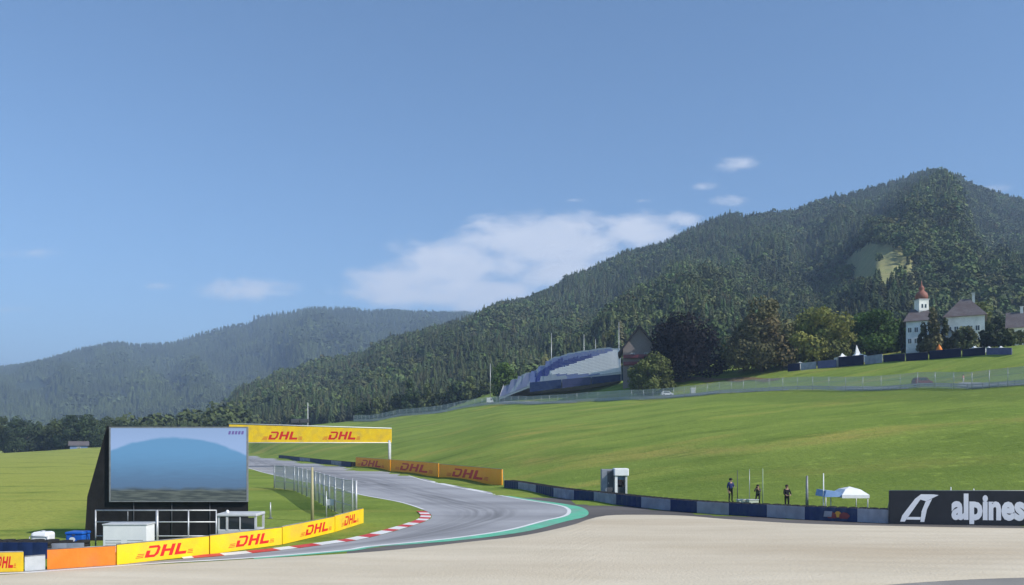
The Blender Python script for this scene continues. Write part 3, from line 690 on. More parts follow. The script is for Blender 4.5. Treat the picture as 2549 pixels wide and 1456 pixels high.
# ------------------------------------------------------------------ tyre wall
def tyre_block(p0, p1, h, navy, label, group, emblem=False, n_logo=None):
    u, v, n, Lh = board_frame(p0, p1)
    if n.y > 0: n = -n
    t = thing('tyre_barrier', label, 'tyre barrier', tuple(p0), 0, group)
    M = Matrix(((u.x, -n.x, 0, 0), (u.y, -n.y, 0, 0), (0, 0, 1, 0), (0, 0, 0, 1)))
    d = 0.62; cnt = max(2, round(Lh/d)); st = Lh/cnt
    tb = MB()
    for i in range(cnt):
        for j in range(2):
            for k in range(4):
                z = 0.02+k*h/4.05; r = 0.29
                tb.lathe([(r*0.6, z), (r*0.95, z+0.01), (r, z+h*0.06), (r, z+h*0.18), (r*0.95, z+h*0.225), (r*0.6, z+h*0.235), (r*0.55, z+h*0.15)], 8, M@Vector((st*(i+0.5), 0.36+j*0.6, 0)))
    tb.done('tyre_stack', M_TYRE, t)
    # conveyor belt wrapped round the front, following each stack slightly
    bm = MB(); pr = []
    m = cnt*6
    for i in range(m+1):
        x = Lh*i/m; y = 0.05-0.035*abs(math.sin(math.pi*i/6)); pr.append((x, y))
    rows = [0.03, h*0.5, h*0.97]
    R_ = [[bm.bm.verts.new(M@Vector((x, y+(0.01 if j == 1 else 0), z))) for x, y in pr] for j, z in enumerate(rows)]
    back = [[bm.bm.verts.new(M@Vector((x, 0.07, z))) for x, y in pr] for z in (rows[0], rows[-1])]
    for a, b in ((R_[0], R_[1]), (R_[1], R_[2]), (R_[2], back[1]), (back[0], R_[0]), (back[1], back[0])):
        for i in range(m): bm.bm.faces.new((a[i], a[i+1], b[i+1], b[i]))
    bm.done('belt_cover', M_NAVY if navy else M_GREYB, t)
    if emblem:
        g = MB(); c = Lh*0.64; zc = h*0.52
        def pl(pts, mi):
            g.mi = mi; f = g.poly([M@Vector((c+x*h, -0.012-0.003*mi, zc+y*h)) for x, y in pts]); f.normal_update()
            if f.normal.dot(n) < 0: f.normal_flip()
        pl([(0.22*math.cos(a*math.pi/8), 0.22*math.sin(a*math.pi/8)) for a in range(16)], 0)
        for s in (-1, 1):
            pl([(s*0.08, -0.28), (s*0.62, -0.30), (s*0.80, -0.08), (s*0.62, 0.12), (s*0.36, 0.16), (s*0.12, 0.02)], 1)
        pl([(-0.95, -0.20), (-0.42, -0.20), (-0.36, 0.20), (-0.89, 0.20)], 2)
        g.done('emblem', [principled('emblem_yellow', (0.50, 0.28, 0.05), 0.5), M_DRED, M_GREYB], t, recalc=False)
    return t
TB = [(1253,1216),(1288,1221),(1332,1229.5),(1376,1237.5),(1427,1245),(1476,1249),(1532,1256.5),(1594,1264),(1667,1272),(1733,1277.5),(1813,1283),(1907,1288),(2002,1294.5),(2133,1300.5),(2211,1304)]
words = ['first', 'second', 'third', 'fourth', 'fifth', 'sixth', 'seventh']
gt = 'navy and grey tyre wall behind the gravel'
extra = {5: 'in front of the marshal booth', 9: 'in front of the standing marshal', 12: 'with a red and yellow emblem'}
nv = gr_ = 0
for k in range(len(TB)-1):
    navy = k % 2 == 0
    if navy: nv += 1; lb = f'navy belted tyre block, {words[nv-1]} navy one from the yellow boards'
    else: gr_ += 1; lb = f'grey belted tyre block, {words[gr_-1]} grey one from the yellow boards'
    h = float(np.interp(k, [0, 5, 9, 13], [0.92, 0.86, 0.86, 0.90]))
    tyre_block(flat(*TB[k]), flat(TB[k+1][0]-0.4, TB[k+1][1]), h, navy, lb, gt, emblem=(k == 12))
# far side of the track beyond the banner
gf = 'small tyre blocks on the far side of the track'
FT = [(690,1141),(716,1144.6),(742,1148.3),(768,1151.5),(794,1154.7),(820,1157.6),(846,1160.6),(870,1163.2)]
for k in range(len(FT)-1):
    a, b = flat(*FT[k]), flat(FT[k+1][0]-0.5, FT[k+1][1]-0.06); a.y += 1.2; b.y += 1.2
    tyre_block(a, b, 1.0, k % 3 != 2, f"far {'navy' if k % 3 != 2 else 'grey'} tyre block beyond the track, {words[k]} from the screen", gf)

# ------------------------------------------------------------------ black board with white writing
def text_mesh(body, bold=0.0, size=1.0):
    c = bpy.data.curves.new('lettering', 'FONT'); c.body = body; c.offset = bold; c.size = size; c.resolution_u = 3
    o = bpy.data.objects.new('lettering_source', c); COL.objects.link(o)
    dg = bpy.context.evaluated_depsgraph_get(); me = bpy.data.meshes.new_from_object(o.evaluated_get(dg)); bpy.data.objects.remove(o); bpy.data.curves.remove(c)
    return me
def black_board():
    p0, p1 = flat(2213, 1304.5), flat(2755, 1312.5); u, v, n, Lh = board_frame(p0, p1)
    if n.y > 0: n = -n
    t = thing('advertising_board', 'large black board with white emblem and lowercase letters beside the gravel', 'advertising board', tuple(p0))
    M = Matrix(((u.x, -n.x, 0, 0), (u.y, -n.y, 0, 0), (0, 0, 1, 0), (0, 0, 0, 1)))
    def h_at(x): return 2.02+0.10*x/Lh
    mb = MB(); mb.prism([M@Vector(p) for p in ((0, 0, 0.03), (Lh, 0, 0.03), (Lh, 0, h_at(Lh)), (0, 0, h_at(0)))], -n*0.12); mb.done('panel', M_BLKV, t)
    fr = MB(); fr.tube([M@Vector((0, 0.06, h_at(0)+0.02)), M@Vector((Lh, 0.06, h_at(Lh)+0.02))], 0.03, 6); fr.done('top_rail', M_DSTEEL, t)
    for k in range(5):
        x = 0.1+k*(Lh-0.2)/4; lg = MB(); lg.tube([M@Vector((x, 0.2, 0)), M@Vector((x, 0.2, 2.0))], 0.035, 6); lg.tube([M@Vector((x, 0.2, 1.6)), M@Vector((x, 1.2, 0))], 0.03, 6); lg.done('leg', M_DSTEEL, t)
    # writing
    me = text_mesh('alpinestars', 0.045); co = np.empty(len(me.vertices)*3, np.float32); me.vertices.foreach_get('co', co); co = co.reshape(-1, 3)
    xl = 3.52; wtot = 6.35; x = (co[:, 0]-co[:, 0].min())/(co[:, 0].max()-co[:, 0].min())*wtot+xl
    ys_ = co[:, 1]; sc = 1.17/0.56; z = 0.42+ys_*sc*0.98
    z = np.minimum(z, 1.96); z = np.maximum(z, 0.08)
    out = np.array([M@Vector((a, -0.005, b)) for a, b in zip(x, z)], np.float32); me.vertices.foreach_set('co', out.ravel()); me.materials.clear(); me.materials.append(M_SILV); me.update()
    link('lettering', me, t)
    # emblem: slanted peak with a swept star point
    g = MB(); x0 = 0.62; zb = 0.12
    def pl(pts):
        f = g.poly([M@Vector((x0+a*0.74, -0.006, zb+b)) for a, b in pts]); f.normal_update()
        if f.normal.dot(n) < 0: f.normal_flip()
    pl([(0.0, 0.05), (0.35, 0.05), (1.55, 1.40), (1.95, 1.72), (1.60, 1.72), (1.15, 1.45), (0.15, 0.42)])
    pl([(1.55, 1.40), (2.0, 1.30), (2.95, 1.68), (2.55, 1.72), (1.95, 1.72)])
    pl([(1.95, 1.28), (2.45, 1.45), (2.05, 0.80), (1.85, 0.05), (1.55, 0.05), (1.65, 0.70)])
    pl([(0.62, 0.34), (1.58, 0.34), (1.55, 0.18), (0.48, 0.18)])
    g.done('emblem', M_SILV, t, recalc=False)
black_board()

# ------------------------------------------------------------------ gantry banner over the track
def gantry():
    Y = 158.0; a, b = w_at(570, 1052, Y), w_at(973, 1065, Y); zt0, zt1 = a.z, b.z; zb = w_at(612, 1101, Y).z
    t = thing('gantry', 'yellow banner gantry spanning the track with red letters', 'gantry', (b.x, Y, 0))
    O = Vector((b.x, Y, 0)); o = lambda x, y, z: Vector((x, y, z))-O
    mb = MB(); mb.prism([o(a.x, Y, zb), o(b.x, Y, zb), o(b.x, Y, zt1-0.25), o(a.x, Y, zt0-0.35)], (0, 0.9, 0)); mb.done('banner', M_YEL, t)
    tr = MB()
    for dy in (0.05, 0.85): tr.tube([o(a.x, Y+dy, zt0-0.15), o(b.x, Y+dy, zt1-0.05)], 0.09, 6)
    n = 26
    for k in range(n):
        x0, x1 = a.x+(b.x-a.x)*k/n, a.x+(b.x-a.x)*(k+1)/n; z = zt0-0.15+(zt1-zt0+0.1)*k/n; tr.tube([o(x0, Y+(0.05 if k % 2 else 0.85), z), o(x1, Y+(0.85 if k % 2 else 0.05), z)], 0.04, 4)
    tr.tube([o(a.x, Y-0.04, zb-0.05), o(b.x, Y-0.04, zb-0.05)], 0.08, 6); tr.done('truss', M_WHT, t)
    for x in (b.x-0.35, a.x+0.4):
        for dy in (0.1, 0.8):
            l = MB(); l.tube([o(x, Y+dy, 0), o(x, Y+dy, zb+0.4)], 0.24, 8); l.done('leg', M_LGREY, t)
    for c0, c1 in ((652, 752), (802, 896)):
        g = MB(); polys = dhl_polys(0, 0, 1); xs_ = [x for P in polys for x, _ in P]; m0, m1 = min(xs_), max(xs_)
        X0, X1 = w_at(c0, 0, Y).x, w_at(c1, 0, Y).x; hb = (zt1-zb)*0.56
        for P in polys:
            f = g.poly([o(X0+(x-m0)/(m1-m0)*(X1-X0), Y-0.005, zb+0.55+y*hb) for x, y in P]); f.normal_update()
            if f.normal.y > 0: f.normal_flip()
        g.done('lettering', M_REDV, t, recalc=False)
    # two dark floodlight boxes carried on the truss
    for c in (733, 756):
        x = w_at(c, 0, Y).x; l = MB(); l.box(x-0.8-O.x, 0.2, zt0-0.02, x+0.8-O.x, 0.9, zt0+0.75, bevel=0.06); l.tube([o(x, Y+0.5, zt0-0.2), o(x, Y+0.5, zt0)], 0.06, 6); l.done('speaker_box', M_DGREY, t)
gantry()

# ------------------------------------------------------------------ big screen
def screen_mat():
    m = principled('screen_picture', (0.01, 0.01, 0.012), 0.35); nt = m.node_tree; L = nt.links.new; b = nt.nodes['Principled BSDF']
    uv = nt.nodes.new('ShaderNodeUVMap'); sp = nt.nodes.new('ShaderNodeSeparateXYZ'); L(uv.outputs[0], sp.inputs[0]); U, V = sp.outputs[0], sp.outputs[1]
    no = nt.nodes.new('ShaderNodeTexNoise'); no.inputs['Scale'].default_value = 7; no.inputs['Detail'].default_value = 6; L(uv.outputs[0], no.inputs['Vector'])
    mpg = nt.nodes.new('ShaderNodeMapping'); mpg.inputs['Scale'].default_value = (3, 16, 1); L(uv.outputs[0], mpg.inputs[0])
    n2 = nt.nodes.new('ShaderNodeTexNoise'); n2.inputs['Scale'].default_value = 2.4; n2.inputs['Detail'].default_value = 5; L(mpg.outputs[0], n2.inputs['Vector'])
    # blue mountain dome under a pale sky
    dx = mth(nt, 'SUBTRACT', U, 0.46); dome = mth(nt, 'SUBTRACT', 0.86, mth(nt, 'MULTIPLY', mth(nt, 'MULTIPLY', dx, dx), 0.85))
    dome = mth(nt, 'ADD', dome, mth(nt, 'MULTIPLY', mth(nt, 'SUBTRACT', no.outputs[0], 0.5), 0.07))
    def sm(v, lo, hi):
        r = nt.nodes.new('ShaderNodeMapRange'); r.interpolation_type = 'SMOOTHSTEP'; L(v, r.inputs[0]); r.inputs[1].default_value = lo; r.inputs[2].default_value = hi; return r.outputs[0]
    def mix(f, a, c):
        x = nt.nodes.new('ShaderNodeMix'); x.data_type = 'RGBA'; L(f, x.inputs[0])
        for s, v in ((6, a), (7, c)):
            if isinstance(v, tuple): x.inputs[s].default_value = (*v, 1)
            else: L(v, x.inputs[s])
        return x.outputs[2]
    body = mix(sm(mth(nt, 'ADD', V, mth(nt, 'MULTIPLY', mth(nt, 'SUBTRACT', n2.outputs[0], 0.5), 0.18)), 0.15, 0.72), (0.10, 0.19, 0.33), (0.14, 0.34, 0.60))
    skyc = mix(sm(V, 0.75, 1.0), (0.33, 0.48, 0.78), (0.30, 0.44, 0.72))
    c = mix(sm(mth(nt, 'SUBTRACT', V, dome), -0.015, 0.03), body, skyc)
    low = mix(sm(n2.outputs[0], 0.4, 0.65), (0.055, 0.075, 0.080), (0.13, 0.16, 0.15))
    c = mix(sm(mth(nt, 'ADD', V, mth(nt, 'MULTIPLY', mth(nt, 'SUBTRACT', no.outputs[0], 0.5), 0.10)), 0.20, 0.13), c, low)
    L(c, b.inputs['Emission Color']); b.inputs['Emission Strength'].default_value = 0.66
    return m
def uvq(me, uvs):
    l = me.uv_layers.new(name='UVMap')
    for i, c in enumerate(uvs): l.data[i].uv = c
def big_screen():
    Y = 40.6; P = lambda fx, fy, y=Y: w_at(fx, fy, y); base = P(420, 1363); O = Vector((base.x, Y, 0))
    t = thing('big_screen', 'large outdoor video screen showing a blue mountain, in black casing', 'video screen', tuple(O))
    q = lambda fx, fy, y=Y: P(fx, fy, y)-O
    # black shroud: wide foot at the left, straight right side, real depth behind
    z0 = 0.0; b = MB(); F = [q(262, 1061), q(615, 1063), q(615, 1250), q(615, 1362), q(206, 1362), q(213, 1236)]
    F[3].z = 0; F[4].z = 0
    # the back is narrower than the front, as on a trailer mounted screen
    fv = [b.bm.verts.new(p+Vector((0, 0.16, 0))) for p in F]; bv = [b.bm.verts.new(p+Vector((-0.85 if i in (1, 2, 3) else 0.1, 2.0, 0))) for i, p in enumerate(F)]
    b.bm.faces.new(fv); b.bm.faces.new(bv[::-1])
    for i in range(6): b.bm.faces.new((fv[(i+1) % 6], fv[i], bv[i], bv[(i+1) % 6]))
    b.done('casing', M_BLACK, t)
    fr = MB(); A, C = q(272, 1062), q(616, 1249)
    for (x0, z0_, x1, z1) in ((A.x, A.z-0.07, C.x, A.z), (A.x, C.z, C.x, C.z+0.05), (A.x, C.z+0.05, A.x+0.07, A.z-0.07), (C.x-0.05, C.z+0.05, C.x, A.z-0.07)): fr.box(x0, -0.03, z0_, x1, 0.14, z1)
    fr.done('frame', M_DSTEEL, t)
    me = bpy.data.meshes.new('display'); x0, x1, zb, zt = A.x+0.07, C.x-0.05, C.z+0.05, A.z-0.07
    me.from_pydata([(x0, 0, zb), (x1, 0, zb), (x1, 0, zt), (x0, 0, zt)], [], [(0, 1, 2, 3)]); uvq(me, [(0, 0), (1, 0), (1, 1), (0, 1)]); me.materials.append(screen_mat()); link('display', me, t)
    g = MB(); zz = zt-0.32
    for k, xx in enumerate((0.93, 0.76, 0.60, 0.44, 0.28)): g.prism([(x1-xx, -0.006, zz), (x1-xx+0.11, -0.006, zz), (x1-xx+0.15, -0.006, zz+0.17), (x1-xx+0.04, -0.006, zz+0.17)], (0, 0.002, 0))
    g.done('score_bug', principled('on_screen_mark', (0.05, 0.04, 0.12), 0.5, emis=(0.10, 0.08, 0.22), es=0.8), t)
    # folds of the tarpaulin below the display
    for k in range(3):
        x = q(330+k*95, 0).x; m = MB(); m.tube([(x, 0.12, 0.2), (x, 0.12, C.z-0.02)], 0.02, 6); m.done('strap', M_DGREY, t)
big_screen()
def pipe_frame():
    Y = 36.6; P = lambda fx, fy: w_at(fx, fy, Y); O = Vector((P(390, 0).x, Y, 0)); q = lambda fx, fy: P(fx, fy)-O
    t = thing('pipe_railing', 'grey pipe railing in front of the black screen base', 'railing', tuple(O))
    for fx, r in ((238, 0.035), (391, 0.065), (469, 0.035), (538, 0.03)):
        m = MB(); p = q(fx, 1269); m.tube([(p.x, 0, 0), (p.x, 0, p.z)], r, 8); m.done('post', M_STEEL, t)
    for fy in (1270, 1299, 1334):
        m = MB(); a, b = q(238, fy), q(538, fy); m.tube([a, b], 0.028, 8); m.done('rail', M_STEEL, t)
    m = MB(); a, b = q(318, 1272), q(318, 1299); m.tube([a, b], 0.022, 6); m.done('baluster', M_DSTEEL, t)
pipe_frame()
def white_cabinet():
    Y = 35.6; a, b = w_at(256, 1304, Y), w_at(365, 1304, Y); w = b.x-a.x; h = a.z
    t = thing('generator_cabinet', 'white ribbed metal cabinet in front of the screen base', 'cabinet', ((a.x+b.x)/2, Y, 0))
    m = MB(); m.box(-w/2, 0, 0.08, w/2, 0.8, h-0.06, bevel=0.02); m.done('body', M_WHT, t)
    m = MB(); m.box(-w/2-0.03, -0.03, h-0.06, w/2+0.03, 0.83, h, bevel=0.015); m.done('lid', M_LGREY, t)
    m = MB()
    for k in range(4):
        for j in range(2): m.box(-w/2+0.12+j*w*0.5, -0.012, 0.30+k*0.11, -w/2+0.12+j*w*0.5+w*0.36, -0.002, 0.34+k*0.11)
    m.done('vent', M_LGREY, t)
    for s in (-1, 1):
        m = MB(); m.box(s*w*0.4-0.06, 0.1, 0, s*w*0.4+0.06, 0.7, 0.08); m.done('skid', M_DGREY, t)
white_cabinet()
def cart():
    Y = 38.2; a, b = w_at(541, 1278, Y), w_at(638, 1278, Y); w = b.x-a.x; h = a.z
    t = thing('equipment_cart', 'light grey framed service cart with dark window beside the screen', 'cart', ((a.x+b.x)/2, Y, 0))
    m = MB(); m.box(-w/2-0.03, -0.05, h-0.14, w/2+0.03, 1.3, h, bevel=0.04); m.done('roof', M_LGREY, t)
    for sx in (-1, 1):
        for y in (0.02, 1.18):
            m = MB(); m.box(sx*(w/2-0.05)-0.05, y, 0.5, sx*(w/2-0.05)+0.05, y+0.07, h-0.14); m.done('post', M_LGREY, t)
    m = MB(); m.box(-w/2+0.1, 0.03, 0.86, w/2-0.1, 0.06, h-0.2); m.done('window', M_GLASS, t)
    for x0, x1 in ((-0.52, -0.42), (0.12, 0.17)):
        m = MB(); m.box(x0, -0.01, 0.80, x1, 0.03, h-0.16); m.done('mullion', M_LGREY, t)
    m = MB(); m.box(-w/2, 0, 0.22, w/2, 1.25, 0.84, bevel=0.04); m.done('body', M_LGREY, t)
    m = MB(); m.lathe([(0.07, 0), (0.09, 0.05), (0.06, 0.13), (0.01, 0.16)], 10, (-w*0.28, 0.2, h)); m.done('beacon', M_WHT, t)
    for sx in (-1, 1):
        for y in (0.2, 1.0):
            m = MB(); m.tube([(sx*(w/2-0.12)-0.06, y, 0.2), (sx*(w/2-0.12)+0.06, y, 0.2)], 0.2, 14); m.done('wheel', M_TYRE, t)
cart()
# left corner, behind the boards
def left_corner():
    p0, p1 = w_at(-330, 1380, 34.3), w_at(116, 1377, 34.2); p0.z = p1.z = 0
    tyre_block(p0, p1, 0.74, True, 'long navy tyre block behind the boards at the left picture edge', 'navy and grey tyre wall behind the gravel')
    p0, p1 = w_at(120, 1377, 34.8), w_at(208, 1377, 35.0); p0.z = p1.z = 0
    tyre_block(p0, p1, 0.62, False, 'short grey tyre block below the blue cooler at the screen', 'navy and grey tyre wall behind the gravel')
    # white topped water tank
    Y = 36.4; a, b = w_at(74, 1325, Y), w_at(118, 1325, Y); w = b.x-a.x; h = a.z
    t = thing('water_tank', 'white plastic tank with rounded top behind the navy tyre block', 'tank', ((a.x+b.x)/2, Y, 0))
    m = MB(); m.box(-w/2, 0, 0.12, w/2, 0.7, h, bevel=0.13); m.done('tank', M_WHT, t)
    m = MB(); m.lathe([(0.10, h-0.01), (0.10, h+0.03), (0.07, h+0.045)], 10, (0, 0.35, 0)); m.done('cap', M_LGREY, t)
    m = MB()
    for s in (-1, 1):
        m.tube([(s*w*0.5, -0.02, 0), (s*w*0.5, -0.02, h*0.8)], 0.02, 6)
    m.tube([(-w*0.5, -0.02, h*0.8), (w*0.5, -0.02, h*0.8)], 0.02, 6); m.box(-w/2, 0, 0, w/2, 0.7, 0.12); m.done('cage', M_STEEL, t)
    # blue cooler
    Y = 36.6; a, b = w_at(161, 1324, Y), w_at(207, 1324, Y); w = b.x-a.x; h = a.z
    t = thing('cooler', 'bright blue drinks cooler with white badge left of the screen', 'cooler', ((a.x+b.x)/2, Y, 0))
    m = MB(); m.box(-w/2+0.03, 0, 0.05, w/2-0.03, 0.7, h-0.13, bevel=0.06); m.done('body', M_BLUEP, t)
    m = MB(); m.box(-w/2, -0.03, h-0.13, w/2, 0.73, h, bevel=0.05); m.done('lid', M_BLUEP, t)
    m = MB(); m.prism([(0.14*math.cos(k*math.pi/6)-0.08, -0.006, h-0.34+0.11*math.sin(k*math.pi/6)) for k in range(12)], (0, 0.004, 0)); m.done('badge', M_WHT, t)
    m = MB(); m.box(-0.06, -0.03, h-0.16, 0.06, -0.031+0.02, h-0.11); m.done('latch', M_DGREY, t)
left_corner()

# ------------------------------------------------------------------ fences
def sag_fence(name, label, pts, h, step_posts, mat, cat='fence', rails=(1.0,), post_r=0.05, lean=0.0, postmat=None):
    """pts: ground line; parts: posts, wire panels, cables"""
    O = Vector(pts[0]); t = thing(name, label, cat, tuple(O)); d = [0]
    for a, b in zip(pts, pts[1:]): d.append(d[-1]+(b-a).length)
    n = max(1, int(round(d[-1]/step_posts))); T = np.linspace(0, d[-1], n+1)
    Q = [Vector((float(np.interp(s, d, [p.x for p in pts])), float(np.interp(s, d, [p.y for p in pts])), 0)) for s in T]
    for q in Q: q.z = g1(q.x, q.y)
    for q in Q:
        m = MB(); p = q-O; m.tube([p, p+Vector((0, 0, h+0.05))], post_r, 6); m.done('post', postmat or M_STEEL, t)
    V = []; F = []; UV = []
    for k, q in enumerate(Q):
        p = q-O; V += [(p.x, p.y-0.06, p.z+0.05), (p.x, p.y-0.06, p.z+h)]
    for k in range(len(Q)-1):
        F.append((2*k, 2*k+2, 2*k+3, 2*k+1)); UV += [(T[k], 0), (T[k+1], 0), (T[k+1], h), (T[k], h)]
    me = bpy.data.meshes.new('wire_mesh'); me.from_pydata(V, [], F); uvq(me, UV); me.materials.append(mat); link('wire_mesh', me, t)
    m = MB()
    for r in rails: m.tube([(q-O)+Vector((0, -0.09, h*r)) for q in Q], 0.022, 5)
    m.done('cable', M_STEEL, t)
    return t
def guard_rail(label, pts, step=4.0):
    O = Vector(pts[0]); t = thing('guard_rail', label, 'guard rail', tuple(O)); d = [0]
    for a, b in zip(pts, pts[1:]): d.append(d[-1]+(b-a).length)
    n = int(d[-1]/step); T = np.linspace(0, d[-1], n+1)
    Q = [Vector((float(np.interp(s, d, [p.x for p in pts])), float(np.interp(s, d, [p.y for p in pts])), 0)) for s in T]
    for q in Q: q.z = g1(q.x, q.y)
    m = MB(); V = []
    for z in (0.35, 0.72):
        prof = [(0, -0.14), (-0.06, -0.10), (-0.02, 0), (-0.06, 0.10), (0, 0.14), (0.03, 0.14), (0.03, -0.14)]
        rings = [[m.bm.verts.new((q-O)+Vector((0, a, z+b))) for a, b in prof] for q in Q]
        for A, B in zip(rings, rings[1:]):
            for k in range(len(prof)): m.bm.faces.new((A[k], A[(k+1) % len(prof)], B[(k+1) % len(prof)], B[k]))
    m.done('beam', M_STEEL, t)
    for q in Q[:100]:
        m = MB(); p = q-O; m.box(p.x-0.05, p.y+0.05, p.z-0.1, p.x+0.05, p.y+0.15, p.z+0.9); m.done('post', M_DSTEEL, t)
FL = [(880,380),(960,350),(1100,323),(1250,292),(1400,262),(1600,236),(1800,206),(1950,186),(2100,170),(2250,156),(2400,141),(2548,126),(2720,117)]
fl = [Vector(((fx-CX)/FPX*Y, Y, 0)) for fx, Y in FL]
for p in fl: p.z = g1(p.x, p.y)
sag_fence('catch_fence', 'long wire catch fence with grey posts along the top of the meadow', fl, 3.0, 4.6, M_WIRE2, rails=(0.33, 0.66, 1.0))
# upper road behind the fence and its rail
def upper_road():
    V = []; 
    for fx, Y in FL:
        for dy in (1.8, 5.0, 9.0):
            y = Y+dy; x = (fx-CX)/FPX*y; V.append((x, y, max(g1(x, y), 0)+0.10))
    n = len(FL); Q = []
    for k in range(n-1):
        for j in range(2): a = k*3+j; Q.append((a, a+1, a+4, a+3))
    V = np.array(V); return struct(link('upper_road', np_mesh('upper_road', V, np.array(Q)[:, ::-1], [M_TRACK], smooth=True)))
upper_road()
guard_rail('grey steel guard rail behind the wire catch fence', [Vector((p.x*(p.y+1.2)/p.y, p.y+1.2, 0)) for p in fl])
# short fence on the inside of the track
il = [(683,1215),(731,1221),(775,1240),(812,1262),(846,1280),(886,1291)]
il = [flat(*p) for p in il]
sag_fence('catch_fence', 'wire catch fence on the infield grass inside the hairpin', il, 2.45, 2.9, M_WIRE, rails=(0.33, 0.66, 1.0), post_r=0.085)
def sign_on_fence():
    Y = 60.0; a, b = w_at(830, 1237, Y), w_at(852, 1252, Y)
    t = thing('marker_sign', 'small white marker sign on a post by the infield fence', 'sign', ((a.x+b.x)/2, Y-2.2, 0))
    w = b.x-a.x; m = MB(); m.box(-w/2, -0.03, b.z, w/2, 0.0, a.z, bevel=0.008); m.done('panel', M_WHT, t)
    m = MB(); m.tube([(0, 0.03, 0), (0, 0.03, a.z-0.05)], 0.03, 6); m.done('post', M_STEEL, t)
sign_on_fence()
# slim poles on the infield
def pole(label, fx, fy_base, fy_top, r, mat, name='pole', cat='pole', group=None, Y=None, top=None):
    p = flat(fx, fy_base) if Y is None else None
    if p is None: x = (fx-CX)/FPX*Y; p = Vector((x, Y, g1(x, Y)))
    h = EYE+(HY-fy_top)/FPX*p.y-p.z
    t = thing(name, label, cat, tuple(p), 0, group)
    m = MB(); m.tube([(0, 0, 0), (0, 0, h)], r, 8, r2=r*0.6); m.done('shaft', mat, t)
    m = MB(); m.box(-r*2.2, -r*2.2, 0, r*2.2, r*2.2, 0.04); m.done('base_plate', M_DSTEEL, t)
    if top: top(t, h)
    return t
M_YELP = noisy('dull_yellow_paint', (0.40, 0.36, 0.20), (0.46, 0.41, 0.24), 2, 0.6)
pole('dull yellow pole rising above the infield catch fence', 777, 1298, 1163, 0.11, M_YELP)
pole('pale pole in front of the infield fence, left of the yellow one', 673, 1290, 1250, 0.06, M_STEEL)
pole('short pale post between the yellow pole and the fence sign', 812, 1296, 1222, 0.05, M_STEEL)
pole('pale grey post on the infield grass nearest the end board', 877, 1293, 1190, 0.06, M_STEEL)
# ---- light masts behind the grandstand
def lamp_top(t, h):
    m = MB()
    for k in range(3): m.box(-0.9+k*0.65, -0.25, h-0.1, -0.9+k*0.65+0.5, 0.15, h+0.35, bevel=0.03)
    m.done('floodlight', M_DGREY, t)
    m = MB(); m.tube([(-1.0, 0, h-0.12), (1.0, 0, h-0.12)], 0.05, 6); m.done('crossbar', M_STEEL, t)
gm = 'slim masts behind the blue grandstand'
for fx, fy, Y, lb in ((1220,905,330,'pale mast left of the blue grandstand, beside the round bush'),(1372,829,335,'tallest pale mast behind the middle of the blue grandstand'),(1453,832,330,'pale mast behind the grandstand, second from the tall one'),(1482,844,330,'short mast behind the grandstand between its two neighbours'),(1540,802,318,'pale mast just left of the chalet roof')):
    pole(lb, fx, 0, fy, 0.16, M_STEEL, name='light_mast', cat='mast', group=gm, Y=Y)
pole('slim flagless mast rising behind the yellow gantry banner', 766, 0, 1002, 0.20, M_LGREY, name='light_mast', cat='mast', Y=300)

